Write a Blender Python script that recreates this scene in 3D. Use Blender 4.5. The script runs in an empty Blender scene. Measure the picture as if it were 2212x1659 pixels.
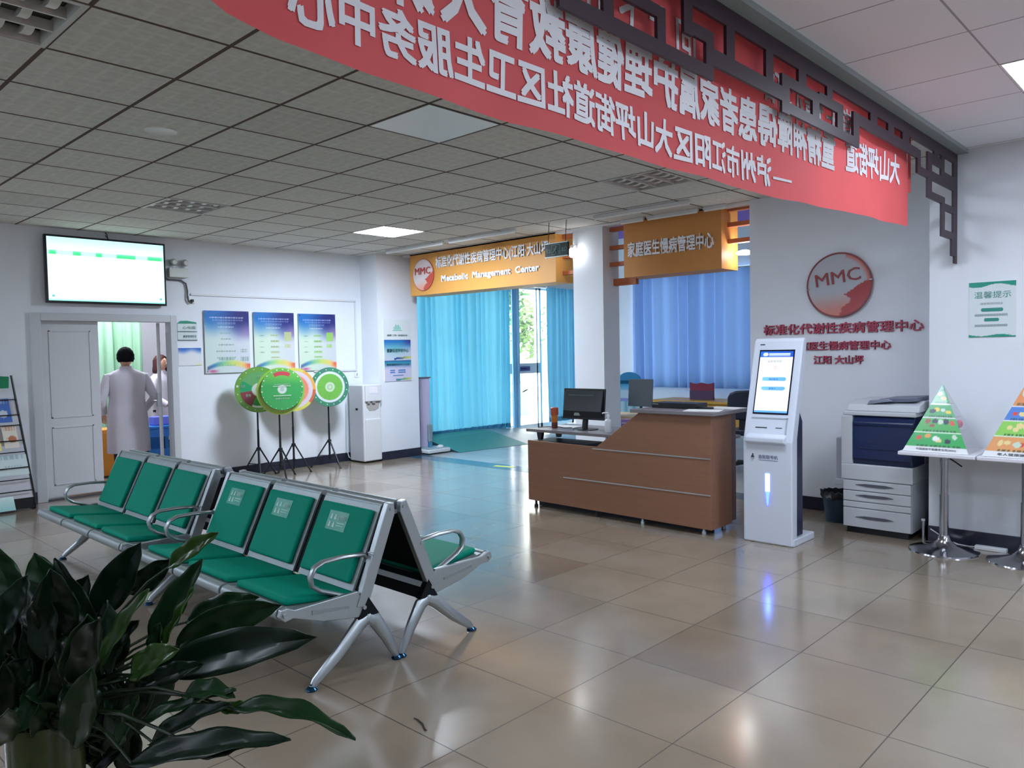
import bpy, bmesh, math, random
from math import sin, cos, pi, radians, sqrt, atan2, exp, floor
from mathutils import Vector, Matrix
random.seed(7)
SC = bpy.context.scene
COL = SC.collection

# ---------------------------------------------------------------- camera
CAM_H = 1.533
FPX = 1665.5
PITCH, YAW, ROLL = radians(-2.393), radians(46.519), radians(-1.087)
FWD = Vector((sin(YAW)*cos(PITCH), cos(YAW)*cos(PITCH), sin(PITCH)))
_r0 = Vector((cos(YAW), -sin(YAW), 0)); _u0 = _r0.cross(FWD)
RGT = _r0*cos(ROLL) + _u0*sin(ROLL)
UPV = -_r0*sin(ROLL) + _u0*cos(ROLL)
cam = bpy.data.cameras.new('camera')
cam.sensor_width = 36.0
cam.lens = FPX/2212*36.0
cam.clip_start = 0.05; cam.clip_end = 200
cam_o = bpy.data.objects.new('camera', cam); COL.objects.link(cam_o)
M = Matrix((RGT, UPV, -FWD)).transposed().to_4x4()
M.translation = Vector((0, 0, CAM_H))
cam_o.matrix_world = M
SC.camera = cam_o

def at(px, py, d):
    """world point seen at photo pixel (px,py), d metres in front of the camera"""
    return Vector((0, 0, CAM_H)) + (FWD + RGT*((px-1106)/FPX) - UPV*((py-829.5)/FPX))*d

# ---------------------------------------------------------------- exposure, world
SC.view_settings.view_transform = 'Standard'
SC.view_settings.look = 'None'
SC.view_settings.gamma = 1.0
SC.view_settings.use_curve_mapping = False
SC.view_settings.exposure = 1.42
SC.cycles.use_denoising = True
SC.cycles.max_bounces = 8
SC.cycles.diffuse_bounces = 5
SC.cycles.glossy_bounces = 4
SC.cycles.transmission_bounces = 6
SC.cycles.transparent_max_bounces = 8
SC.cycles.sample_clamp_indirect = 6.0
SC.cycles.caustics_reflective = False
SC.cycles.caustics_refractive = False
W = bpy.data.worlds.new('overcast_sky'); SC.world = W; W.use_nodes = True
wn = W.node_tree.nodes; wl = W.node_tree.links
bg = wn['Background']
SKY_STRENGTH = 4.0
tc = wn.new('ShaderNodeTexCoord'); sep = wn.new('ShaderNodeSeparateXYZ'); cr = wn.new('ShaderNodeValToRGB')
wl.new(tc.outputs['Generated'], sep.inputs[0]); wl.new(sep.outputs['Z'], cr.inputs[0])
cr.color_ramp.elements[0].position = 0.0; cr.color_ramp.elements[0].color = (1.0, 1.0, 0.98, 1)
cr.color_ramp.elements[1].position = 0.6; cr.color_ramp.elements[1].color = (0.93, 0.97, 1.0, 1)
wl.new(cr.outputs[0], bg.inputs['Color']); bg.inputs['Strength'].default_value = SKY_STRENGTH

PANEL_W = 10.5        # emission of the lit ceiling panels
PANEL_FAR = 56.0

# ---------------------------------------------------------------- materials
def lin(c):
    c = c/255.0
    return c/12.92 if c <= 0.04045 else ((c+0.055)/1.055)**2.4
def rgb(r, g, b): return (lin(r), lin(g), lin(b), 1.0)
MATS = {}
def mat(name, col=(200,200,200), rough=0.5, metal=0.0, spec=0.5, emit=0.0, ecol=None, alpha=1.0,
        trans=0.0, var=0.0, vscale=20.0, bump=0.0, bscale=60.0, coat=0.0, rvar=0.0, stretch=None, ior=1.45):
    if name in MATS: return MATS[name]
    m = bpy.data.materials.new(name); m.use_nodes = True
    nt = m.node_tree; b = nt.nodes['Principled BSDF']
    c = rgb(*col)
    b.inputs['Base Color'].default_value = c
    b.inputs['Roughness'].default_value = rough
    b.inputs['Metallic'].default_value = metal
    b.inputs['Specular IOR Level'].default_value = spec
    b.inputs['IOR'].default_value = ior
    b.inputs['Alpha'].default_value = alpha
    b.inputs['Transmission Weight'].default_value = trans
    b.inputs['Coat Weight'].default_value = coat
    b.inputs['Coat Roughness'].default_value = 0.08
    if emit:
        b.inputs['Emission Color'].default_value = rgb(*(ecol or col))
        b.inputs['Emission Strength'].default_value = emit
    if var or bump or rvar:
        tcn = nt.nodes.new('ShaderNodeTexCoord')
        mp = nt.nodes.new('ShaderNodeMapping')
        nt.links.new(tcn.outputs['Object'], mp.inputs[0])
        if stretch: mp.inputs['Scale'].default_value = stretch
        nz = nt.nodes.new('ShaderNodeTexNoise'); nz.inputs['Scale'].default_value = vscale
        nz.inputs['Detail'].default_value = 5
        nt.links.new(mp.outputs[0], nz.inputs['Vector'])
        if var:
            r = nt.nodes.new('ShaderNodeValToRGB')
            r.color_ramp.elements[0].position = 0.3; r.color_ramp.elements[1].position = 0.7
            r.color_ramp.elements[0].color = tuple(x*(1-var) for x in c[:3])+(1,)
            r.color_ramp.elements[1].color = tuple(min(1, x*(1+var)) for x in c[:3])+(1,)
            nt.links.new(nz.outputs['Fac'], r.inputs[0]); nt.links.new(r.outputs[0], b.inputs['Base Color'])
        if rvar:
            mr = nt.nodes.new('ShaderNodeMapRange')
            mr.inputs['To Min'].default_value = max(0.02, rough-rvar); mr.inputs['To Max'].default_value = rough+rvar
            nt.links.new(nz.outputs['Fac'], mr.inputs[0]); nt.links.new(mr.outputs[0], b.inputs['Roughness'])
        if bump:
            n2 = nt.nodes.new('ShaderNodeTexNoise'); n2.inputs['Scale'].default_value = bscale
            nt.links.new(mp.outputs[0], n2.inputs['Vector'])
            bp = nt.nodes.new('ShaderNodeBump'); bp.inputs['Strength'].default_value = bump
            bp.inputs['Distance'].default_value = 0.01
            nt.links.new(n2.outputs['Fac'], bp.inputs['Height']); nt.links.new(bp.outputs[0], b.inputs['Normal'])
    MATS[name] = m
    return m

def art_mat(name, rough=0.4, emit=0.0, coat=0.0, alpha=1.0):
    """material whose colour is the print stored in the mesh colour attribute"""
    if name in MATS: return MATS[name]
    m = bpy.data.materials.new(name); m.use_nodes = True
    nt = m.node_tree; b = nt.nodes['Principled BSDF']
    a = nt.nodes.new('ShaderNodeVertexColor'); a.layer_name = 'print'
    b.inputs['Roughness'].default_value = rough
    b.inputs['Coat Weight'].default_value = coat
    b.inputs['Alpha'].default_value = alpha
    if emit:
        b.inputs['Base Color'].default_value = (0.02, 0.02, 0.02, 1)
        nt.links.new(a.outputs['Color'], b.inputs['Emission Color'])
        b.inputs['Emission Strength'].default_value = emit
    else:
        nt.links.new(a.outputs['Color'], b.inputs['Base Color'])
    MATS[name] = m
    return m

def mnode(nt, op, a, b=None, c=None):
    n = nt.nodes.new('ShaderNodeMath'); n.operation = op
    for i, v in enumerate((a, b, c)):
        if v is None: continue
        if isinstance(v, (int, float)): n.inputs[i].default_value = v
        else: nt.links.new(v, n.inputs[i])
    return n.outputs[0]

def grid_mat(name, ox, oy, size, line, tile, tile2, linecol, rough=0.5, rvar=0.0, emboss=None, smudge=0.0, spec=0.5, bump=0.3, polish=0.0):
    """square tiles laid in world x/y (object origin at world origin)"""
    m = bpy.data.materials.new(name); m.use_nodes = True
    nt = m.node_tree; L = nt.links; b = nt.nodes['Principled BSDF']
    tcn = nt.nodes.new('ShaderNodeTexCoord'); sp = nt.nodes.new('ShaderNodeSeparateXYZ')
    L.new(tcn.outputs['Object'], sp.inputs[0])
    u = mnode(nt, 'DIVIDE', mnode(nt, 'SUBTRACT', sp.outputs[0], ox), size)
    v = mnode(nt, 'DIVIDE', mnode(nt, 'SUBTRACT', sp.outputs[1], oy), size)
    fu, fv = mnode(nt, 'FRACT', u), mnode(nt, 'FRACT', v)
    def edge(f):
        return mnode(nt, 'MINIMUM', f, mnode(nt, 'SUBTRACT', 1.0, f))
    e = mnode(nt, 'MINIMUM', edge(fu), edge(fv))
    mask = mnode(nt, 'LESS_THAN', e, line/size/2)
    cx = nt.nodes.new('ShaderNodeCombineXYZ')
    L.new(mnode(nt, 'FLOOR', u), cx.inputs[0]); L.new(mnode(nt, 'FLOOR', v), cx.inputs[1])
    wnz = nt.nodes.new('ShaderNodeTexWhiteNoise'); L.new(cx.outputs[0], wnz.inputs['Vector'])
    pw = mnode(nt, 'POWER', wnz.outputs['Value'], 3.0)
    mx = nt.nodes.new('ShaderNodeMix'); mx.data_type = 'RGBA'
    mx.inputs['A'].default_value = rgb(*tile); mx.inputs['B'].default_value = rgb(*tile2)
    L.new(pw, mx.inputs['Factor'])
    col = mx.outputs['Result']
    nz = nt.nodes.new('ShaderNodeTexNoise'); nz.inputs['Scale'].default_value = 1.7; nz.inputs['Detail'].default_value = 6
    L.new(tcn.outputs['Object'], nz.inputs['Vector'])
    if smudge:
        mr = nt.nodes.new('ShaderNodeMapRange'); mr.inputs['From Min'].default_value = 0.35; mr.inputs['From Max'].default_value = 0.7
        mr.inputs['To Min'].default_value = 1-smudge; mr.inputs['To Max'].default_value = 1.0
        L.new(nz.outputs['Fac'], mr.inputs[0])
        vm = nt.nodes.new('ShaderNodeVectorMath'); vm.operation = 'SCALE'
        L.new(col, vm.inputs[0]); L.new(mr.outputs[0], vm.inputs['Scale']); col = vm.outputs[0]
    hgt = None
    if emboss:
        # n x n raised squares printed in every tile with a fine mineral grain
        n, lo = emboss
        f2u, f2v = mnode(nt, 'FRACT', mnode(nt, 'MULTIPLY', fu, n)), mnode(nt, 'FRACT', mnode(nt, 'MULTIPLY', fv, n))
        rib = mnode(nt, 'LESS_THAN', mnode(nt, 'MINIMUM', edge(f2u), edge(f2v)), 0.10)
        blob = nt.nodes.new('ShaderNodeTexNoise'); blob.inputs['Scale'].default_value = 26
        L.new(tcn.outputs['Object'], blob.inputs['Vector'])
        g = mnode(nt, 'ADD', mnode(nt, 'MULTIPLY', blob.outputs['Fac'], 0.30), lo-0.15)
        g2 = mnode(nt, 'ADD', g, mnode(nt, 'MULTIPLY', rib, 0.07))
        vm = nt.nodes.new('ShaderNodeVectorMath'); vm.operation = 'SCALE'
        L.new(col, vm.inputs[0]); L.new(g2, vm.inputs['Scale']); col = vm.outputs[0]
        hgt = rib
    m2 = nt.nodes.new('ShaderNodeMix'); m2.data_type = 'RGBA'
    L.new(mask, m2.inputs['Factor']); L.new(col, m2.inputs['A']); m2.inputs['B'].default_value = rgb(*linecol)
    L.new(m2.outputs['Result'], b.inputs['Base Color'])
    b.inputs['Specular IOR Level'].default_value = spec
    if polish:
        b.inputs['Coat Weight'].default_value = polish; b.inputs['Coat Roughness'].default_value = 0.13
    if rvar:
        mr = nt.nodes.new('ShaderNodeMapRange')
        mr.inputs['From Min'].default_value = 0.3; mr.inputs['From Max'].default_value = 0.75
        mr.inputs['To Min'].default_value = rough; mr.inputs['To Max'].default_value = rough+rvar
        L.new(nz.outputs['Fac'], mr.inputs[0])
        L.new(mnode(nt, 'ADD', mr.outputs[0], mnode(nt, 'MULTIPLY', mask, 0.4)), b.inputs['Roughness'])
    else:
        b.inputs['Roughness'].default_value = rough
    bp = nt.nodes.new('ShaderNodeBump'); bp.inputs['Strength'].default_value = bump; bp.inputs['Distance'].default_value = 0.004
    h = mnode(nt, 'SUBTRACT', 1.0, mask)
    if hgt is not None: h = mnode(nt, 'ADD', h, mnode(nt, 'MULTIPLY', hgt, 0.4))
    L.new(h, bp.inputs['Height']); L.new(bp.outputs[0], b.inputs['Normal'])
    return m

# ---------------------------------------------------------------- mesh collecting
class MB:
    def __init__(s): s.v = []; s.f = []; s.c = []; s.smooth = []
    def add(s, vs, fs, cols=None, smooth=False):
        o = len(s.v); s.v += [tuple(x) for x in vs]; s.f += [tuple(i+o for i in f) for f in fs]
        s.smooth += [smooth]*len(fs)
        s.c += (list(cols) if cols else [(1, 1, 1, 1)]*len(vs))
        return s
    def box(s, x0, x1, y0, y1, z0, z1):
        v = [(x, y, z) for x in (x0, x1) for y in (y0, y1) for z in (z0, z1)]
        return s.add(v, [(0,1,3,2),(4,6,7,5),(0,4,5,1),(2,3,7,6),(0,2,6,4),(1,5,7,3)])
    def quad(s, a, b, c, d, cols=None): return s.add([a, b, c, d], [(0,1,2,3)], cols)
    def prism(s, pts, axis, a, b):
        """pts: 2D outline; axis 'y' -> pts are (x,z); 'x' -> (y,z); 'z' -> (x,y)"""
        def P(p, t):
            return (p[0], t, p[1]) if axis == 'y' else ((t, p[0], p[1]) if axis == 'x' else (p[0], p[1], t))
        n = len(pts)
        v = [P(p, a) for p in pts]+[P(p, b) for p in pts]
        f = [tuple(range(n-1, -1, -1)), tuple(range(n, 2*n))]
        f += [(i, (i+1) % n, n+(i+1) % n, n+i) for i in range(n)]
        return s.add(v, f)
    def tube(s, pts, r, n=8, closed=False, cap=True, flat=None):
        pts = [Vector(p) for p in pts]; N = len(pts); rr = r if isinstance(r, (list, tuple)) else [r]*N
        vs = []; prev = None
        for i, p in enumerate(pts):
            a = pts[(i-1) % N] if (i > 0 or closed) else p
            b = pts[(i+1) % N] if (i < N-1 or closed) else p
            t = (b-a).normalized()
            if prev is None:
                ref = Vector((0, 0, 1)) if abs(t.z) < 0.9 else Vector((1, 0, 0))
                u = t.cross(ref).normalized()
            else:
                u = (prev - t*prev.dot(t)).normalized()
            prev = u; w = t.cross(u)
            for k in range(n):
                an = 2*pi*k/n
                fx, fy = (flat if flat else (1, 1))
                vs.append(p + u*cos(an)*rr[i]*fx + w*sin(an)*rr[i]*fy)
        fs = []
        for i in range(N if closed else N-1):
            for k in range(n):
                a0 = i*n+k; a1 = i*n+(k+1) % n; b0 = ((i+1) % N)*n+k; b1 = ((i+1) % N)*n+(k+1) % n
                fs.append((a0, a1, b1, b0))
        if cap and not closed:
            fs.append(tuple(range(n-1, -1, -1))); fs.append(tuple((N-1)*n+k for k in range(n)))
        return s.add(vs, fs, smooth=True)
    def lathe(s, prof, c, n=24, sx=1, sy=1, close=True):
        """prof [(r,z)] around vertical axis at c (x,y,z0)"""
        vs = []; N = len(prof)
        for r, z in prof:
            for k in range(n):
                a = 2*pi*k/n
                vs.append((c[0]+r*cos(a)*sx, c[1]+r*sin(a)*sy, c[2]+z))
        fs = [(i*n+k, i*n+(k+1) % n, (i+1)*n+(k+1) % n, (i+1)*n+k) for i in range(N-1) for k in range(n)]
        if close:
            fs.append(tuple(range(n-1, -1, -1))); fs.append(tuple((N-1)*n+k for k in range(n)))
        return s.add(vs, fs, smooth=True)
    def ell(s, c, rx, ry, rz, n=14, m=9):
        prof = [(max(1e-4, sin(pi*i/m)), -cos(pi*i/m)) for i in range(m+1)]
        vs = []
        for r, z in prof:
            for k in range(n):
                a = 2*pi*k/n; vs.append((c[0]+rx*r*cos(a), c[1]+ry*r*sin(a), c[2]+rz*z))
        fs = [(i*n+k, i*n+(k+1) % n, (i+1)*n+(k+1) % n, (i+1)*n+k) for i in range(m) for k in range(n)]
        return s.add(vs, fs, smooth=True)
    def xform(s, mtx):
        s.v = [tuple(mtx @ Vector(p)) for p in s.v]; return s
    def build(s, name, material, parent=None, loc=None, bevel=0.0, seg=2, color=False):
        base = Vector(loc) if loc is not None else Vector((0, 0, 0))
        if parent is not None: base = wloc(parent)
        me = bpy.data.meshes.new(name)
        me.from_pydata([tuple(Vector(p)-base) for p in s.v], [], s.f)
        me.update()
        if any(s.smooth): me.polygons.foreach_set('use_smooth', s.smooth)
        if color:
            at_ = me.color_attributes.new('print', 'FLOAT_COLOR', 'POINT')
            flat = [x for c in s.c for x in c]
            at_.data.foreach_set('color', flat)
        if material: me.materials.append(material)
        bm = bmesh.new(); bm.from_mesh(me); bmesh.ops.recalc_face_normals(bm, faces=bm.faces)
        bm.to_mesh(me); bm.free()
        if any(s.smooth):
            try: me.set_sharp_from_angle(angle=radians(40))
            except Exception: pass
        o = bpy.data.objects.new(name, me); COL.objects.link(o)
        if parent is not None: o.parent = parent
        else: o.location = base
        if bevel:
            md = o.modifiers.new('bevel', 'BEVEL'); md.width = bevel; md.segments = seg
            md.limit_method = 'ANGLE'; md.angle_limit = radians(40)
        return o

def wloc(o):
    p = Vector((0, 0, 0))
    while o is not None: p += o.location; o = o.parent
    return p
def tag(o, label=None, cat=None, group=None, kind=None):
    if label: o['label'] = label
    if cat: o['category'] = cat
    if group: o['group'] = group
    if kind: o['kind'] = kind
    return o
def thing(name, label, cat, loc=(0, 0, 0), group=None):
    o = bpy.data.objects.new(name, None); COL.objects.link(o)
    o.location = loc; o.empty_display_size = 0.1
    return tag(o, label, cat, group)
def struct(mb, name, material, **k):
    o = mb.build(name, material, **k); o['kind'] = 'structure'; return o
def dup(o, parent=None):
    c = o.copy(); COL.objects.link(c)
    if parent is not None: c.parent = parent
    for ch in list(o.children): dup(ch, c)
    return c

# ---------------------------------------------------------------- lettering
def glyphs(body, bold=0.0, res=2, raw=False):
    cu = bpy.data.curves.new('lettering', 'FONT'); cu.body = body; cu.size = 1.0
    cu.resolution_u = res
    o = bpy.data.objects.new('lettering', cu); COL.objects.link(o)
    dg = bpy.context.evaluated_depsgraph_get()
    me = bpy.data.meshes.new_from_object(o.evaluated_get(dg))
    v = [(a.co.x, a.co.y) for a in me.vertices]; f = [tuple(p.vertices) for p in me.polygons]
    bpy.data.objects.remove(o); bpy.data.curves.remove(cu); bpy.data.meshes.remove(me)
    if bold:      # heavier strokes: the outline laid down five times, a hair apart
        n_ = len(v); b2 = bold*0.7; V2 = list(v); F2 = list(f)
        for k, (dx, dy) in enumerate(((b2, b2), (-b2, b2), (b2, -b2), (-b2, -b2))):
            V2 += [(a[0]+dx, a[1]+dy) for a in v]; F2 += [tuple(i+n_*(k+1) for i in fa) for fa in f]
        v, f = V2, F2
    if raw: return v, f
    x0 = min(a[0] for a in v); x1 = max(a[0] for a in v); y0 = min(a[1] for a in v); y1 = max(a[1] for a in v)
    return [((a[0]-x0)/(x1-x0), (a[1]-y0)/(y1-y0)) for a in v], f
def text_mb(mb, body, origin, right, up, w, h, thick=0.002, bold=0.015, res=2, fn=None):
    """lettering filling the w x h box whose lower left corner is origin; thick = relief towards right x up"""
    v, f = glyphs(body, bold, res)
    o = Vector(origin); r = Vector(right).normalized(); u = Vector(up).normalized(); n = r.cross(u)
    n_ = len(v); per = n_//5 if bold else n_
    def lift(i): return -0.0005*(i//per) if (bold and thick > 0.0015) else 0.0
    def P(a, t):
        p = o + r*(a[0]*w) + u*(a[1]*h) + n*t
        return fn(p, t) if fn else p
    vs = [P(a, thick+lift(i)) for i, a in enumerate(v)]
    fs = list(f)
    if thick > 0.004:
        cnt = {}
        for fa in f:
            for i in range(len(fa)):
                e = (fa[i], fa[(i+1) % len(fa)])
                cnt[e] = 1
        vs += [P(a, 0.0) for a in v]
        fs += [(a, b, b+n_, a+n_) for (a, b) in cnt if (b, a) not in cnt]
    mb.add(vs, fs)
    return mb
def text_em(mb, body, origin, right, up, pitch, h, bold, fn):
    """full-width characters, one per pitch, h tall"""
    v, f = glyphs(body, bold, 2, True)
    o = Vector(origin); r = Vector(right); u = Vector(up)
    mb.add([fn(o+r*(a[0]*pitch)+u*((a[1]+0.10)*h), 0) for a in v], f)
def text(name, body, m, origin, right, up, w, h, parent, **k):
    return text_mb(MB(), body, origin, right, up, w, h, **k).build(name, m, parent)
XR = (1, 0, 0); YM = (0, -1, 0); ZU = (0, 0, 1)

def bars_mb(mb, rects, origin, right, up, w, h, t=0.0015):
    """printed dashes: rects (u0,u1,v0,v1) in 0..1 on the w x h field"""
    o = Vector(origin); r = Vector(right).normalized(); u = Vector(up).normalized(); n = r.cross(u)
    for (a, b, c, d) in rects:
        mb.quad(o+r*a*w+u*c*h+n*t, o+r*b*w+u*c*h+n*t, o+r*b*w+u*d*h+n*t, o+r*a*w+u*d*h+n*t)
    return mb

def art(name, fn, origin, right, up, w, h, nu, nv, m, parent=None, off=0.0, mb=None, warp=None):
    own = mb is None
    mb = mb or MB()
    o = Vector(origin); r = Vector(right).normalized(); u = Vector(up).normalized(); n = r.cross(u)
    vs = []; cs = []
    for j in range(nv+1):
        for i in range(nu+1):
            a, b = i/nu, j/nv
            uu, vv = warp(a, b) if warp else (a, b)
            vs.append(o+r*uu*w+u*vv*h+n*off)
            c = fn(a, b); cs.append(rgb(*c))
    fs = [(j*(nu+1)+i, j*(nu+1)+i+1, (j+1)*(nu+1)+i+1, (j+1)*(nu+1)+i) for j in range(nv) for i in range(nu)]
    mb.add(vs, fs, cs)
    return mb.build(name, m, parent, color=True) if own else mb
def mixc(a, b, t):
    t = max(0.0, min(1.0, t)); return tuple(a[i]+(b[i]-a[i])*t for i in range(3))
def smooth(a, b, x):
    t = max(0.0, min(1.0, (x-a)/(b-a))); return t*t*(3-2*t)

# shared materials
wall_m = mat('wall_paint', (226,231,238), 0.75, var=0.02, vscale=3, bump=0.05, bscale=200)
wall_grey = mat('wall_paint_grey', (196,200,208), 0.7, var=0.02, vscale=3)
base_m = mat('baseboard_tile', (40,42,58), 0.25, var=0.1, vscale=8)
silver = mat('silver_metal', (190,196,200), 0.33, 0.9, rvar=0.06, vscale=30)
chrome = mat('chrome', (170,170,176), 0.16, 1.0)
black_p = mat('black_plastic', (22,24,28), 0.4)
dark_m = mat('dark_metal', (38,40,46), 0.45, 0.4)
white_p = mat('white_plastic', (226,230,234), 0.35)
white_paint = mat('white_lacquer', (214,216,220), 0.5)
paper = mat('paper_white', (235,236,236), 0.8)
# ================================================================ THE ROOM
CZ = 2.971
TVY = 9.40          # back wall with the screen
RWX = 6.55          # right wall
MMX = 7.15          # recessed grey wall
FAY = 10.20         # glass facade
FWX = 12.8          # far wall with blue curtain
GX, GY, GS = 1.1594, 3.4224, 0.6       # ceiling grid
RX, RY = 3.50, 0.94                    # ceiling grid of the near bay

floor_m = grid_mat('polished_floor_tiles', 2.540, 2.786, 0.6, 0.005, (152,139,121), (135,118,101), (62,52,44),
                   rough=0.15, rvar=0.10, smudge=0.20, spec=0.75, polish=0.55, bump=0.25)
floor_far_m = grid_mat('polished_grey_tiles', 2.540, 2.786, 0.6, 0.004, (168,174,176), (154,162,166), (120,128,134),
                   rough=0.2, rvar=0.08, smudge=0.05, spec=0.3, bump=0.2)
struct(MB().box(-4, 7.18, -4, 9.52, -0.1, 0).box(-1, 7.4, 9.52, 13.2, -0.1, 0), 'floor', floor_m)
struct(MB().box(7.50, FWX+0.1, 3.3, 10.3, -0.1, 0.0), 'floor', floor_far_m)
struct(MB().box(7.18, 7.50, 1.6, 10.0, -0.1, 0.001), 'floor', mat('threshold_granite', (62,92,112), 0.18, var=0.15, vscale=30))
struct(MB().box(6, 60, 10.35, 60, -0.12, -0.02), 'ground', mat('outdoor_paving', (226,228,226), 0.8, var=0.05))

# ceilings: cells of tiles with openings where the fixtures sit
ceil_m = grid_mat('mineral_ceiling_tiles', GX, GY, GS, 0.022, (216,216,210), (206,206,200), (92,78,72), rough=0.85, emboss=(6, 0.92), bump=0.35, spec=0.2)
ceil_r = grid_mat('plain_ceiling_tiles', RX, RY, GS, 0.010, (238,240,246), (232,234,240), (168,168,176), rough=0.8, bump=0.2, spec=0.2)
HID_FILL = [(5,-2)]      # added fill lamp above the banner, hidden by it
OFF_FILL = [(-4,1), (-5,6), (-8,2), (-4,9)]     # added unseen fill lamps left of the picture
FIX_MAIN = {**{q: 'lit' for q in OFF_FILL+HID_FILL}, (-1,0): 'louvre', (3,6): 'louvre', (7,0): 'louvre', (7,6): 'lit', (3,0): 'blank'}
def ceiling_cells(ox, oy, x0, x1, y0, y1, holes):
    mb = MB()
    xs = [x0]+[ox+GS*k for k in range(-20, 30) if x0 < ox+GS*k < x1]+[x1]
    ys = [y0]+[oy+GS*k for k in range(-20, 30) if y0 < oy+GS*k < y1]+[y1]
    for i in range(len(xs)-1):
        for j in range(len(ys)-1):
            cx, cy = (xs[i]+xs[i+1])/2, (ys[j]+ys[j+1])/2
            if (floor((cx-ox)/GS), floor((cy-oy)/GS)) in holes: continue
            mb.quad((xs[i], ys[j], CZ), (xs[i+1], ys[j], CZ), (xs[i+1], ys[j+1], CZ), (xs[i], ys[j+1], CZ))
    return mb
struct(ceiling_cells(GX, GY, -4, 7.2, 1.6, TVY, FIX_MAIN), 'ceiling', ceil_m)
FIX_NEAR = {(2,-1): 1, (-2,-2): 1, (2,-4): 1, (-2,-5): 1, (-6,-3): 1, (-6,-6): 1, (2,-7): 1}  # first panel shows at the edge; the rest are added unseen fill lamps
struct(ceiling_cells(RX, RY, -4, RWX, -4, 1.5, FIX_NEAR), 'ceiling', ceil_r)
struct(MB().box(-4, RWX+0.6, 1.50, 1.60, CZ-0.03, CZ+0.05), 'trim_1', mat('grey_ceiling_strip', (150,158,158), 0.5))
struct(MB().box(-4.2, 7.3, -4.2, 9.6, CZ+0.35, CZ+0.45), 'ceiling', wall_m)
struct(MB().box(-1, 7.4, 9.52, 13.3, CZ, CZ+0.1), 'ceiling', wall_m)
struct(MB().box(7.2, FWX+0.1, 3.3, 10.4, 4.2, 4.3), 'ceiling', wall_m)
struct(MB().box(7.2, 7.32, 3.5, 9.0, CZ-0.02, 4.2), 'beam', wall_m)

# walls
mb = MB().box(-4.1, 2.53, TVY, TVY+0.12, 0, CZ+0.35).box(2.53, 3.95, TVY, TVY+0.12, 2.0, CZ+0.35).box(3.95, 6.72, TVY, TVY+0.12, 0, CZ+0.35)
struct(mb, 'wall_back', wall_m)
struct(MB().box(6.72, 7.45, 9.0, FAY+0.1, 0, 4.2), 'pillar', wall_m)
struct(MB().box(-4.2, -4.0, -4.2, 9.6, 0, CZ+0.4), 'wall_left', wall_m)
struct(MB().box(-4.2, RWX+0.2, -4.2, -4.0, 0, CZ+0.4), 'wall_front', wall_m)
struct(MB().box(RWX, RWX+0.75, -4.2, 1.76, 0, CZ+0.4), 'wall_right', wall_m)
struct(MB().box(MMX, MMX+0.15, 1.76, 3.53, 0, CZ+0.4), 'wall_recess', wall_m)
struct(MB().box(MMX+0.15, FWX+0.1, 3.25, 3.4, 0, 4.2), 'wall_side', wall_m)
struct(MB().box(7.2, 7.51, 5.354, 5.79, 0, CZ-0.02), 'pillar', wall_m)
struct(MB().box(7.45, FWX, FAY+0.1, FAY+0.22, 2.82, 4.2).box(7.45, 7.6, FAY+0.1, FAY+0.22, 0, 2.82), 'wall_facade', wall_m)
mb = MB().box(FWX, FWX+0.12, 3.3, 10.4, 0, 0.86).box(FWX, FWX+0.12, 3.3, 10.4, 2.98, 3.75)
mb.box(FWX, FWX+0.12, 8.72, 10.4, 0.86, 2.98).box(FWX, FWX+0.12, 3.3, 5.0, 0.86, 2.98)
struct(mb, 'wall_far', wall_m)
struct(MB().box(FWX-0.02, FWX+0.12, 3.3, 10.4, 3.75, 4.2), 'trim_2', mat('lilac_paint', (150,120,200), 0.7))
# rooms behind the door
struct(MB().box(-1.0, 7.4, 13.0, 13.12, 0, CZ).box(0.9, 1.0, TVY+0.12, 13.1, 0, CZ).box(7.3, 7.4, TVY+0.8, 13.1, 0, CZ), 'wall_clinic', mat('clinic_wall', (226,224,234), 0.7))

# baseboards
mb = MB().box(-4, 2.45, TVY-0.015, TVY, 0, 0.12).box(4.01, 6.72, TVY-0.015, TVY, 0, 0.12)
struct(mb, 'baseboard_back', base_m)
struct(MB().box(6.705, 7.46, 8.985, 9.0, 0, 0.12).box(6.705, 6.72, 8.985, TVY, 0, 0.12), 'baseboard_pillar', base_m)
struct(MB().box(RWX-0.015, RWX, -4, 1.775, 0, 0.12).box(RWX-0.015, MMX, 1.76, 1.775, 0, 0.12), 'baseboard_right', base_m)
struct(MB().box(MMX-0.015, MMX, 1.775, 3.53, 0, 0.12), 'baseboard_recess', base_m)

# conduit line and framing on the back wall
mb = MB().box(4.20, 6.62, TVY-0.018, TVY, 2.30, 2.325).box(6.60, 6.625, TVY-0.018, TVY, 1.28, 2.31).box(5.9, 6.60, TVY-0.016, TVY, 1.30, 1.325)
struct(mb, 'trim_3', white_paint)

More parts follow.
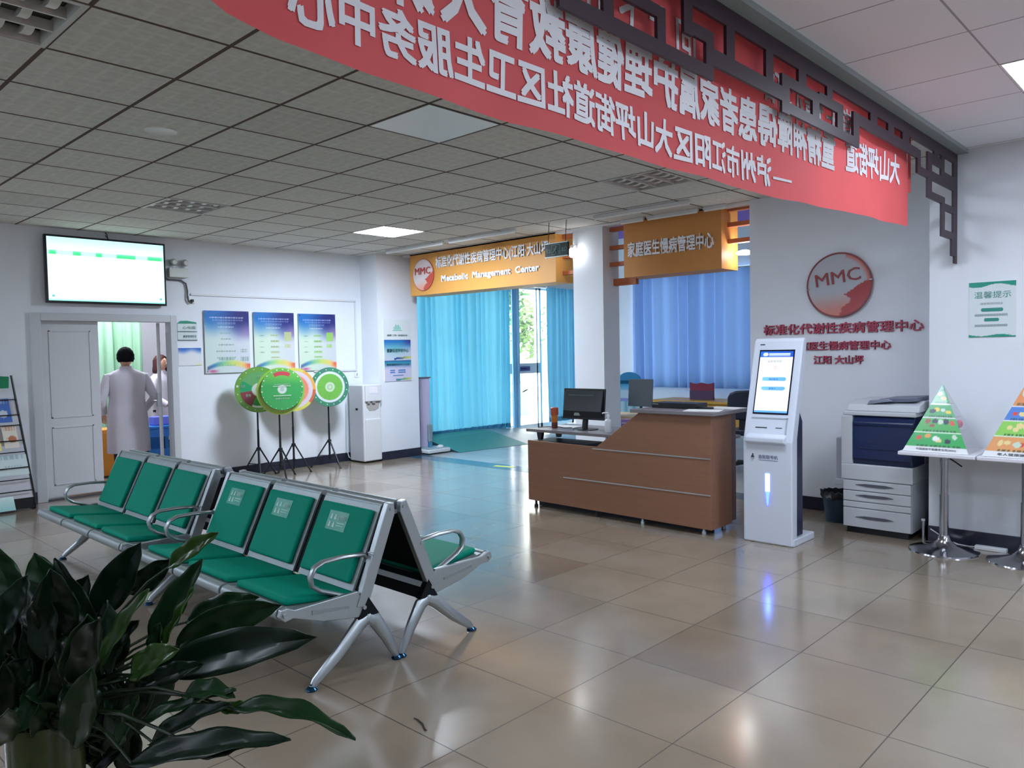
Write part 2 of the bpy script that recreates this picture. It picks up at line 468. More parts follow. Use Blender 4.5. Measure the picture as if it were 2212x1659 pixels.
# door frame, closed leaf and the jamb of the open leaf
frame_m = mat('door_frame_paint', (198,202,208), 0.4, spec=0.5)
mb = MB().box(2.45, 2.55, TVY-0.03, TVY+0.13, 0, 2.05).box(3.93, 4.01, TVY-0.03, TVY+0.13, 0, 2.05).box(2.55, 3.93, TVY-0.03, TVY+0.13, 1.965, 2.05)
d1 = struct(mb, 'door_frame_1', frame_m, bevel=0.006)
leaf = MB().box(2.55, 3.145, TVY+0.05, TVY+0.09, 0.03, 1.965)
d = struct(leaf, 'door_1', mat('door_leaf_paint', (206,209,214), 0.45), bevel=0.003)
struct(MB().box(2.55, 3.93, TVY+0.0, TVY+0.14, 0.0, 0.012), 'trim_7', mat('door_gap_shade', (70,74,84), 0.4))  # dark strip added to give the gap under the door leaf its shade
pan = MB()
for (a, b, c, e) in ((2.64, 3.06, 0.16, 0.80), (2.64, 3.06, 0.90, 1.86)):
    for (p, q, r_, s_) in ((a, b, c, c+0.012), (a, b, e-0.012, e), (a, a+0.012, c, e), (b-0.012, b, c, e)):
        pan.box(p, q, TVY+0.044, TVY+0.05, r_, s_)
pan.build('door_panel_moulding', mat('door_leaf_paint', (206,209,214)), d)
mb = MB().prism([(3.815, TVY+0.11), (3.852, TVY+0.10), (4.086, TVY+0.69), (4.049, TVY+0.705)], 'z', 0.02, 1.96)
d2 = struct(mb, 'door_2', mat('door_leaf_paint', (206,209,214)), bevel=0.003)
MB().box(3.800, 3.83, TVY+0.10, TVY+0.14, 0.95, 1.12).tube([(3.825, TVY+0.14, 1.02), (3.785, TVY+0.15, 1.02), (3.80, TVY+0.24, 1.02)], 0.009, 8).build('door_handle', silver, d2)

# facade window frames and glass door (far bay)
alu = mat('white_aluminium', (205,214,218), 0.35)
mb = MB()
for x in (7.62, 8.6, 9.7, 10.76, 10.98, 11.62, 11.72, 12.72):
    w_ = 0.035 if x in (10.98, 11.62) else 0.05
    mb.box(x, x+w_, FAY+0.12, FAY+0.18, 0.0, 2.82)
mb.box(7.6, 12.78, FAY+0.12, FAY+0.18, 2.76, 2.82).box(10.8, 11.72, FAY+0.12, FAY+0.17, 1.10, 1.30).box(7.6, 12.78, FAY+0.12, FAY+0.18, 0.0, 0.08)
w1 = struct(mb, 'window_1', alu)
gl = mat('clear_glass', (225,240,238), 0.02, alpha=0.12, spec=0.5)
MB().box(7.65, 12.7, FAY+0.145, FAY+0.150, 0.08, 2.76).build('window_pane', gl, w1)
mb = MB()
for y in (5.0, 6.2, 7.4, 8.66): mb.box(FWX+0.04, FWX+0.09, y, y+0.06, 0.86, 2.98)
mb.box(FWX+0.04, FWX+0.09, 5.0, 8.72, 0.86, 0.92).box(FWX+0.04, FWX+0.09, 5.0, 8.72, 2.92, 2.98)
w2 = struct(mb, 'window_2', alu)
MB().box(FWX+0.06, FWX+0.064, 5.06, 8.66, 0.92, 2.92).build('window_pane', gl, w2)
struct(MB().box(FWX-0.06, FWX+0.02, 4.9, 8.8, 0.83, 0.87), 'trim_4', mat('window_sill_stone', (50,52,60), 0.3))

# ---------------------------------------------------------------- ceiling fixtures
panel_frame = mat('panel_frame', (228,228,228), 0.4)
def cell(i, j, near=False):
    ox, oy = (RX, RY) if near else (GX, GY)
    return ox+i*GS, oy+j*GS
def lit_panel(i, j, near, label, strength, group=None, mname='lit_diffuser'):
    x, y = cell(i, j, near)
    t = thing('led_ceiling_panel', label, 'ceiling light', (x+0.3, y+0.3, CZ), group)
    MB().box(x, x+0.6, y, y+0.012, CZ-0.004, CZ+0.03).box(x, x+0.6, y+0.588, y+0.6, CZ-0.004, CZ+0.03).box(x, x+0.012, y+0.012, y+0.588, CZ-0.004, CZ+0.03).box(x+0.588, x+0.6, y+0.012, y+0.588, CZ-0.004, CZ+0.03).build('frame', panel_frame, t)
    m = mat(mname, (250,252,255), 0.5, emit=strength, ecol=(226,238,255))
    MB().quad((x+0.012, y+0.012, CZ+0.004), (x+0.588, y+0.012, CZ+0.004), (x+0.588, y+0.588, CZ+0.004), (x+0.012, y+0.588, CZ+0.004)).build('diffuser', m, t)
    return t
lit_panel(7, 6, False, 'square lit ceiling panel glowing white above the waiting area, near the orange sign', PANEL_FAR, mname='lit_diffuser_far')
for (i, j) in HID_FILL:
    lit_panel(i, j, False, 'added fill light shaped as a ceiling panel, hidden behind the red banner', 14.0, None, mname='fill_diffuser_mid')
for (i, j) in OFF_FILL:
    lit_panel(i, j, False, 'added unseen fill light panel left of the picture over the waiting benches', 17.0, 'added fill light panels left of the picture', mname='fill_diffuser_side')
for k, (i, j) in enumerate(FIX_NEAR):
    lab = 'square lit ceiling panel at the upper right edge, above the right wall bay' if k == 0 else 'added unseen fill light panel behind the camera over the entrance bay'
    lit_panel(i, j, True, lab, PANEL_W, 'added fill light panels of the entrance bay' if k else None)
x, y = cell(3, 0)
t = thing('ceiling_access_panel', 'plain white unlit square panel in the dark tiled ceiling beside the red banner', 'ceiling panel', (x+0.3, y+0.3, CZ))
MB().box(x+0.012, x+0.588, y+0.012, y+0.588, CZ-0.002, CZ+0.02).build('panel', mat('blank_panel', (246,248,246), 0.35), t)
MB().box(x, x+0.6, y, y+0.012, CZ-0.003, CZ+0.02).box(x, x+0.6, y+0.588, y+0.6, CZ-0.003, CZ+0.02).box(x, x+0.012, y+0.012, y+0.588, CZ-0.003, CZ+0.02).box(x+0.588, x+0.6, y+0.012, y+0.588, CZ-0.003, CZ+0.02).build('frame', mat('dark_grid_bar', (84,72,68), 0.6), t)

reflector = mat('louvre_aluminium', (226,224,220), 0.35, 0.25)
def troffer(i, j, label):
    x, y = cell(i, j)
    t = thing('louvre_ceiling_light', label, 'ceiling light', (x+0.3, y+0.3, CZ), 'unlit louvred ceiling lights')
    f = MB()
    for a in ((x, x+0.6, y, y+0.025), (x, x+0.6, y+0.575, y+0.6), (x, x+0.025, y+0.025, y+0.575), (x+0.575, x+0.6, y+0.025, y+0.575)):
        f.box(*a, CZ-0.004, CZ+0.06)
    f.build('frame', mat('troffer_frame', (196,198,194), 0.4), t)
    MB().box(x, x+0.6, y, y+0.6, CZ+0.09, CZ+0.11).box(x-0.002, x, y, y+0.6, CZ+0.03, CZ+0.11).box(x+0.6, x+0.602, y, y+0.6, CZ+0.03, CZ+0.11).box(x, x+0.6, y-0.002, y, CZ+0.03, CZ+0.11).box(x, x+0.6, y+0.6, y+0.602, CZ+0.03, CZ+0.11).build('housing', mat('troffer_housing', (120,122,124), 0.5, 0.1), t)
    # three lanes of curved cross blades, staggered lane by lane
    for k in range(3):
        ya = y+0.03+k*0.182
        for q in range(5):
            xa = x+0.05+q*0.112+(0.056 if k % 2 else 0)
            if xa > x+0.55: continue
            mb = MB(); P = []
            for s_ in range(7):
                a = s_/6; P.append((ya+0.008+a*0.16, CZ+0.004+0.022*4*(a-0.5)**2))
            n_ = len(P); vs = []
            for (yy, zz) in P: vs += [(xa-0.020, yy, zz), (xa+0.020, yy, zz), (xa+0.006, yy, CZ+0.055), (xa-0.006, yy, CZ+0.055)]
            fs = []
            for s_ in range(n_-1):
                for c in range(4): fs.append((s_*4+c, s_*4+(c+1) % 4, (s_+1)*4+(c+1) % 4, (s_+1)*4+c))
            fs += [(0, 1, 2, 3), tuple((n_-1)*4+c for c in range(4))]
            mb.add(vs, fs); mb.build('louvre_blade', reflector, t)
        MB().tube([(x+0.03, ya+0.088, CZ+0.07), (x+0.57, ya+0.088, CZ+0.07)], 0.012, 8).build('tube_lamp', mat('tube_glass', (225,225,225), 0.3), t)
    for k in range(4):
        yy = y+0.027+k*0.182
        MB().prism([(yy-0.006, CZ+0.002), (yy+0.006, CZ+0.002), (yy+0.002, CZ+0.05), (yy-0.002, CZ+0.05)], 'x', x+0.025, x+0.575).build('lane_divider', reflector, t)
troffer(-1, 0, 'unlit louvred ceiling light at the upper left corner, the nearest one')
troffer(3, 6, 'unlit louvred ceiling light above and right of the wall screen')
troffer(7, 0, 'unlit louvred ceiling light just under the lower edge of the red banner')

t = thing('ceiling_speaker', 'round flush white ceiling speaker in the tiles left of the banner', 'ceiling speaker', (2.08, 4.99, CZ))
MB().lathe([(0.085, -0.002), (0.092, -0.006), (0.098, -0.002), (0.098, 0.004)], (2.08, 4.99, CZ), 36).build('rim', mat('speaker_rim', (226,228,226), 0.4), t)
MB().lathe([(0.001, -0.0015), (0.086, -0.0015), (0.086, 0.003)], (2.08, 4.99, CZ), 36).build('grille', mat('speaker_grille', (168,170,166), 0.8, bump=0.3, bscale=500), t)

# unlit batten lamps in front of the signs
def batten(x, y0, y1, label):
    t = thing('batten_light', label, 'batten light', (x, (y0+y1)/2, CZ), 'unlit white batten lights before the orange signs')
    MB().box(x-0.018, x+0.018, y0, y1, CZ-0.03, CZ-0.001).build('casing', white_paint, t, bevel=0.004)
    MB().tube([(x, y0+0.01, CZ-0.038), (x, y1-0.01, CZ-0.038)], 0.012, 8).build('diffuser', mat('tube_diffuser', (236,238,236), 0.3), t)
batten(6.64, 7.46, 8.66, 'thin unlit batten on the ceiling above the left end of the longer orange sign')
batten(6.64, 6.20, 7.36, 'thin unlit batten on the ceiling above the middle of the longer orange sign')
batten(6.66, 3.90, 5.06, 'long unlit batten on the ceiling in front of the shorter orange sign')
batten(7.13, 4.74, 5.05, 'short unlit batten over the left end of the shorter orange sign')
batten(7.13, 4.08, 4.70, 'unlit batten lying over the middle of the shorter orange sign')
batten(7.13, 3.76, 4.02, 'stubby unlit batten over the right end of the shorter orange sign')
# ================================================================ SIGNS, BANNER, LATTICE
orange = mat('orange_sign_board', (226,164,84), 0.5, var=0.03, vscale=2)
orange_d = mat('orange_sign_slat', (190,110,70), 0.55)
letter_w = mat('sign_letter_white', (240,240,244), 0.4)
letter_edge = letter_w
def mmc_disc(t, c, axis, r, name='logo_disc'):
    """round emblem: white disc, red ring, red swoosh, letters; axis X plane facing -X"""
    x, y, z = c
    def f(u, v):
        px, py = u*cos(2*pi*v), u*sin(2*pi*v)      # px right, py up
        base = (226,214,214)
        base = mixc(base, (238,150,120), smooth(-0.25, -1.0, py-0.15*px)*0.9)
        edge = -0.10+0.42*px*px - 0.02
        if px > 0.10+0.26*max(0.0, sin(pi*min(1, max(0, (-py-0.28)/0.42)))) - 0.25*max(0, -py-0.70) and py < -0.34+0.46*smooth(0.0, 1.0, px): base = (206,84,66)
        if u > 0.94: base = (196,92,80)
        return base
    mb = MB(); vs = []; cs = []; NU, NV = 16, 64
    for i in range(NU+1):
        for k in range(NV):
            u, v = i/NU, k/NV
            vs.append((x, y-r*u*cos(2*pi*v), z+r*u*sin(2*pi*v))); cs.append(rgb(*f(u, v)))
    fs = [(i*NV+k, i*NV+(k+1) % NV, (i+1)*NV+(k+1) % NV, (i+1)*NV+k) for i in range(NU) for k in range(NV)]
    mb.add(vs, fs, cs)
    o = mb.build(name, art_mat('emblem_print', 0.3), t, color=True)
    md = o.modifiers.new('solid', 'SOLIDIFY'); md.thickness = 0.012; md.offset = 0.0
    return o

t = thing('hanging_sign', 'long orange box sign over the blue curtain, with Metabolic Management Center in white', 'sign', (7.2, 7.45, 2.37))
MB().box(7.2, 7.55, 6.06, 8.83, 2.37, 2.969).build('sign_box', orange, t)
mmc_disc(t, (7.185, 8.52, 2.655), 'x', 0.225)
text('emblem_letters', 'MMC', mat('emblem_red', (200,70,60), 0.4), (7.172, 8.69, 2.66), YM, ZU, 0.34, 0.10, t, thick=0.006, bold=0.01)
text('sign_lettering', '标准化代谢性疾病管理中心(江阳·大山坪)', letter_w, (7.199, 8.25, 2.70), YM, ZU, 2.12, 0.185, t, thick=0.014, bold=0.03)
text('sign_lettering', 'Metabolic  Management  Center', letter_w, (7.199, 8.14, 2.50), YM, ZU, 1.82, 0.115, t, thick=0.014, bold=0.05)
t2 = thing('hanging_sign', 'shorter orange box sign between the white pillar and the grey wall', 'sign', (7.2, 4.46, 2.34))
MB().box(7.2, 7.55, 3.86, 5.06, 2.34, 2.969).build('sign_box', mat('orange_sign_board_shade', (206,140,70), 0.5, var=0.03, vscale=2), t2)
text('sign_lettering', '家庭医生慢病管理中心', letter_w, (7.199, 5.00, 2.555), YM, ZU, 1.06, 0.17, t2, thick=0.014, bold=0.035)
# slats joining the signs to the walls and pillar
def slats(y0, y1, zs, label, par=None):
    for z in zs: MB().box(7.33, 7.40, y0, y1, z, z+0.045).build('slat', orange_d, par)
slats(5.06, 5.35, (2.90, 2.69, 2.50), None, t2)
MB().box(7.40, 7.46, 5.04, 5.35, 2.28, 2.36).build('slat', orange_d, t2)
slats(3.53, 3.86, (2.93, 2.77, 2.60), None, t2)
slats(8.83, 8.99, (2.86, 2.70, 2.50), None, t)
slats(5.79, 6.06, (2.90, 2.66, 2.46), None, t)

# lamps at the openings
t = thing('pillar_lamp', 'round glowing white lamp mounted high on the left front edge of the white pillar', 'lamp', (7.12, 5.74, 2.64))
MB().box(7.16, 7.20, 5.72, 5.76, 2.70, 2.78).build('mount', white_p, t, bevel=0.004)
MB().lathe([(0.016, 0.13), (0.022, 0.10), (0.022, 0.07)], (7.12, 5.74, 2.64), 14).tube([(7.18, 5.74, 2.76), (7.12, 5.74, 2.76)], 0.010, 8).build('socket', white_p, t)
MB().ell((7.12, 5.74, 2.682), 0.042, 0.042, 0.058).build('bulb', mat('bulb_glow', (255,255,255), 0.3, emit=9), t)
t = thing('disc_lamp', 'flat oval lit lamp on the end of the grey wall beside the shorter orange sign', 'lamp', (7.45, 3.73, 2.47))
MB().box(7.42, 7.48, 3.53, 3.66, 2.495, 2.52).build('arm', white_paint, t)
MB().lathe([(0.001, 0.0), (0.07, 0.008), (0.088, 0.022), (0.07, 0.04), (0.03, 0.052), (0.001, 0.055)], (7.45, 3.735, 2.48), 22).build('lamp_shade', mat('bulb_glow2', (255,255,255), 0.3, emit=12), t)

# exit sign
t = thing('exit_sign', 'green Chinese emergency exit sign hanging on two cords before the orange sign', 'exit sign', (6.6, 5.53, 2.58))
MB().box(6.59, 6.612, 5.37, 5.70, 2.58, 2.725).build('sign_panel', mat('exit_green', (20,46,46), 0.3), t)
MB().box(6.586, 6.616, 5.37, 5.70, 2.572, 2.582).box(6.586, 6.616, 5.37, 5.70, 2.722, 2.732).build('frame', mat('exit_frame', (190,196,196), 0.3, 0.6), t)
MB().tube([(6.6, 5.66, 2.73), (6.62, 5.66, CZ)], 0.004, 6).build('cord', dark_m, t)
MB().tube([(6.6, 5.41, 2.73), (6.62, 5.41, CZ)], 0.004, 6).build('cord', dark_m, t)
exg = mat('exit_print', (110,150,142), 0.4)
text('lettering', '安全', exg, (6.5895, 5.685, 2.625), YM, ZU, 0.075, 0.05, t)
text('lettering', '出口', exg, (6.5895, 5.46, 2.625), YM, ZU, 0.075, 0.05, t)
mb = MB()   # running figure in its door
for (a, b, c, e) in ((5.60, 5.595, 2.60, 2.71), (5.60, 5.48, 2.705, 2.71), (5.485, 5.48, 2.60, 2.71), (5.60, 5.56, 2.60, 2.605)):
    mb.box(6.587, 6.5895, min(a, b), max(a, b), c, e)
mb.ell((6.588, 5.535, 2.685), 0.002, 0.010, 0.010, 10, 6)
mb.tube([(6.588, 5.54, 2.672), (6.588, 5.55, 2.645)], 0.008, 6).tube([(6.588, 5.55, 2.645), (6.588, 5.53, 2.628), (6.588, 5.535, 2.608)], 0.005, 6).tube([(6.588, 5.55, 2.645), (6.588, 5.57, 2.628), (6.588, 5.59, 2.625)], 0.005, 6).tube([(6.588, 5.54, 2.668), (6.588, 5.515, 2.655)], 0.004, 6).tube([(6.588, 5.54, 2.668), (6.588, 5.565, 2.662)], 0.004, 6)
mb.build('running_figure', exg, t)

# grey wall lettering and emblem
t = thing('wall_emblem', 'round clear acrylic MMC emblem with red swoosh on the grey wall', 'wall emblem', (MMX, 2.66, 2.08))
x, y, z, r = MMX-0.03, 2.66, 2.08, 0.285
mb = MB(); vs = []; cs = []; NU, NV = 28, 96
wallc = (186,190,198)
def fe(px, py):
    c = wallc
    lo = smooth(-0.10, -0.95, py-0.10*px)
    c = mixc(c, (206,120,104), lo*0.9)
    rr_ = sqrt(px*px+py*py)
    if px > 0.2: c = mixc(c, (206,110,96), smooth(0.80, 1.0, rr_)*smooth(-0.9, 0.6, px))
    top = -0.34+0.46*smooth(0.0, 1.0, px)
    left = 0.10+0.26*max(0.0, sin(pi*min(1, max(0, (-py-0.28)/0.42)))) - 0.25*max(0, -py-0.70)
    if px > left and py < top: c = (170,70,72)
    return c
for i in range(NU+1):
    for k in range(NV):
        u, v = i/NU, k/NV; px, py = u*cos(2*pi*v), u*sin(2*pi*v)
        vs.append((x, y-r*px, z+r*py)); cs.append(rgb(*fe(px, py)))
fs = [(i*NV+k, i*NV+(k+1) % NV, (i+1)*NV+(k+1) % NV, (i+1)*NV+k) for i in range(NU) for k in range(NV)]
o = mb.add(vs, fs, cs).build('disc', art_mat('emblem_gloss', 0.08, coat=0.6), t, color=True)
md = o.modifiers.new('solid', 'SOLIDIFY'); md.thickness = 0.01; md.offset = 0.0
ring = [(x-0.004, y-r*cos(2*pi*k/64), z+r*sin(2*pi*k/64)) for k in range(64)]
MB().tube(ring, 0.009, 6, closed=True).build('ring', mat('ring_red_brown', (140,78,82), 0.3), t)
text('emblem_letters', 'MMC', mat('letter_red_dull', (150,66,66), 0.3), (x-0.006, 2.86, 2.07), (0,-1,0.12), (0,0.12,1), 0.40, 0.115, t, thick=0.008, bold=0.005)
for (yy, zz) in ((2.935, 2.055), (2.38, 2.11)):
    MB().box(x-0.012, MMX, yy-0.012, yy+0.012, zz-0.004, zz+0.004).build('standoff_pin', chrome, t)
red_l = mat('acrylic_letter_red', (176,66,90), 0.35)
def wall_letters(body, y0, z0, w, h, label):
    t = thing('wall_lettering', label, 'wall lettering', (MMX, y0-w/2, z0))
    text('letters', body, red_l, (MMX-0.001, y0, z0), YM, ZU, w, h, t, thick=0.018, bold=0.026)
wall_letters('标准化代谢性疾病管理中心', 3.385, 1.645, 1.425, 0.10, 'top row of dark red Chinese letters under the round emblem on the grey wall')
wall_letters('家庭医生慢病管理中心', 3.12, 1.493, 0.90, 0.082, 'second row of dark red letters, its left end hidden behind the kiosk')
wall_letters('江阳 大山坪', 2.897, 1.366, 0.446, 0.078, 'lowest short row of dark red letters on the grey wall')

# ---------------------------------------------------------------- red banner
def banner_warp(x, z):
    """hang of the cloth: y offset and vertical sag"""
    y = 1.632+0.010*sin(x*2.3+0.6)+0.007*sin(x*7.1+z*4)+0.006*sin(x*13.0-z*9)*(2.95-z)
    return y
BX0, BX1 = 0.74, 5.59
def banner_bottom(x):
    pts = [(0.74, 2.40), (0.80, 2.315), (0.84, 2.292), (0.95, 2.265), (1.2, 2.247), (1.72, 2.229), (2.47, 2.237), (3.68, 2.249), (4.6, 2.285), (5.59, 2.318)]
    for a, b in zip(pts, pts[1:]):
        if a[0] <= x <= b[0]: return a[1]+(b[1]-a[1])*(x-a[0])/(b[0]-a[0])
    return 2.3
red_cloth = mat('red_banner_cloth', (216,92,94), 0.65, var=0.08, vscale=1.5, bump=0.15, bscale=25)
b_ = MATS['red_banner_cloth'].node_tree
tr = b_.nodes.new('ShaderNodeBsdfTranslucent'); tr.inputs['Color'].default_value = rgb(226,90,90)
mxs = b_.nodes.new('ShaderNodeMixShader'); mxs.inputs[0].default_value = 0.28
b_.links.new(b_.nodes['Principled BSDF'].outputs[0], mxs.inputs[1]); b_.links.new(tr.outputs[0], mxs.inputs[2])
b_.links.new(mxs.outputs[0], b_.nodes['Material Output'].inputs[0])
mb = MB(); nx, nz = 150, 14; vs = []
for j in range(nz+1):
    for i in range(nx+1):
        x = BX0+(BX1-BX0)*i/nx; zb = banner_bottom(x); z = zb+(2.945-zb)*j/nz
        vs.append((x, banner_warp(x, z), z))
mb.add(vs, [(j*(nx+1)+i, j*(nx+1)+i+1, (j+1)*(nx+1)+i+1, (j+1)*(nx+1)+i) for j in range(nz) for i in range(nx)])
t = thing('banner', 'long red cloth banner with reversed white Chinese writing hung along the ceiling beam', 'banner', (3.1, 1.63, 2.24))
o = mb.build('cloth', red_cloth, t); o.data.polygons.foreach_set('use_smooth', [True]*len(o.data.polygons))
o = MB().box(5.60, 5.66, 1.638, 1.642, 2.55, 2.93).build('hem_tail', red_cloth, t)
ban_w = mat('banner_print_white', (226,224,228), 0.6)
mbt = MB()
for side in (-1, 1):
    fn = (lambda s_: (lambda p, t_: Vector((p.x, banner_warp(p.x, p.z)+s_*0.0035, p.z))))(side)
    R_ = (-1, 0, 0)
    text_mb(mbt, '—', (3.745, 0, 2.337), (-1,0,-0.03), ZU, 0.19, 0.012, bold=0.0, thick=0, fn=fn)
    text_em(mbt, '泸州市江阳区', (3.535, 0, 2.288), (-1,0,-0.012), ZU, 0.1435, 0.142, 0.04, fn)
    text_em(mbt, '大山坪街道社区卫生服务中心', (2.668, 0, 2.281), (-1,0,0.018), ZU, 0.1300, 0.140, 0.04, fn)
    text_em(mbt, '大山坪街道', (5.395, 0, 2.562), (-1,0,-0.067), ZU, 0.195, 0.195, 0.04, fn)
    text_em(mbt, '重精神障碍患者家属护理健康教育大讲堂', (4.295, 0, 2.478), (-1,0,-0.008), ZU, 0.1775, 0.200, 0.045, fn)
    text_em(mbt, '谐主情心和', (4.60, 0, 2.68), (-1,0,-0.005), ZU, 0.23, 0.17, 0.025, fn)
    text_em(mbt, '问上下由门同心', (2.86, 0, 2.675), (-1,0,0), ZU, 0.19, 0.17, 0.025, fn)
mbt.build('lettering', ban_w, t)

# ---------------------------------------------------------------- dark lattice valance
lat = mat('lattice_brown', (58,42,52), 0.45, spec=0.4)
t = thing('lattice_valance', 'dark brown fretwork lattice valance running along the beam in front of the banner', 'valance', (3.0, 1.57, 2.2))
LB = [(-3.9,6.545,2.865,2.969),
 (1.905,2.875,2.612,2.665),(1.905,1.96,2.612,2.80),(2.135,2.195,2.64,2.80),(2.135,2.52,2.745,2.79),(2.464,2.52,2.64,2.79),
 (1.4,1.96,2.76,2.80),(1.34,1.40,2.66,2.80),(1.0,1.40,2.62,2.665),(0.2,0.9,2.70,2.745),(0.9,0.955,2.62,2.87),
 (2.65,2.715,2.745,2.87),(2.65,2.875,2.75,2.803),(2.817,2.877,2.612,2.803),
 (2.875,3.52,2.675,2.742),(2.985,3.057,2.74,2.87),(3.35,3.425,2.74,2.87),
 (3.515,3.598,2.625,2.80),(3.515,4.51,2.632,2.682),(3.515,3.95,2.752,2.803),(3.70,3.79,2.80,2.87),(3.866,3.95,2.68,2.803),
 (3.95,4.275,2.76,2.815),(4.05,4.122,2.81,2.87),(4.19,4.273,2.68,2.815),(4.42,4.51,2.632,2.815),(4.42,5.58,2.755,2.818),
 (4.685,4.80,2.81,2.87),(4.99,5.10,2.81,2.87),(5.26,5.40,2.81,2.87),
 (5.57,5.64,2.675,2.815),(5.57,5.90,2.66,2.71),(5.80,5.895,2.53,2.84),(5.80,6.12,2.775,2.84),(6.12,6.20,2.66,2.86),(5.95,6.06,2.80,2.87),(5.895,6.45,2.66,2.72),(6.20,6.45,2.72,2.76),
 (6.44,6.545,2.18,2.87),(5.80,6.21,2.53,2.58),(6.135,6.215,2.30,2.58),(6.135,6.45,2.49,2.54),(6.135,6.45,2.30,2.352),(6.40,6.46,2.18,2.31),(6.48,6.545,2.13,2.19)]
bx = MB()
xs = sorted({v for q in LB for v in q[:2]}); zs = sorted({v for q in LB for v in q[2:]})
def solid(i, j):
    if not (0 <= i < len(xs)-1 and 0 <= j < len(zs)-1): return False
    cx, cz = (xs[i]+xs[i+1])/2, (zs[j]+zs[j+1])/2
    return any(a < cx < b and c < cz < e for (a, b, c, e) in LB)
YA, YB = 1.570, 1.584
for i in range(len(xs)-1):
    for j in range(len(zs)-1):
        if not solid(i, j): continue
        a, b, c, e = xs[i], xs[i+1], zs[j], zs[j+1]
        bx.quad((a, YA, c), (b, YA, c), (b, YA, e), (a, YA, e)).quad((b, YB, c), (a, YB, c), (a, YB, e), (b, YB, e))
        if not solid(i-1, j): bx.quad((a, YB, c), (a, YA, c), (a, YA, e), (a, YB, e))
        if not solid(i+1, j): bx.quad((b, YA, c), (b, YB, c), (b, YB, e), (b, YA, e))
        if not solid(i, j-1): bx.quad((a, YB, c), (b, YB, c), (b, YA, c), (a, YA, c))
        if not solid(i, j+1): bx.quad((a, YA, e), (b, YA, e), (b, YB, e), (a, YB, e))
o = bx.build('fretwork', lat, t)
bmw = bmesh.new(); bmw.from_mesh(o.data); bmesh.ops.remove_doubles(bmw, verts=bmw.verts, dist=0.0005); bmesh.ops.recalc_face_normals(bmw, faces=bmw.faces); bmw.to_mesh(o.data); bmw.free()
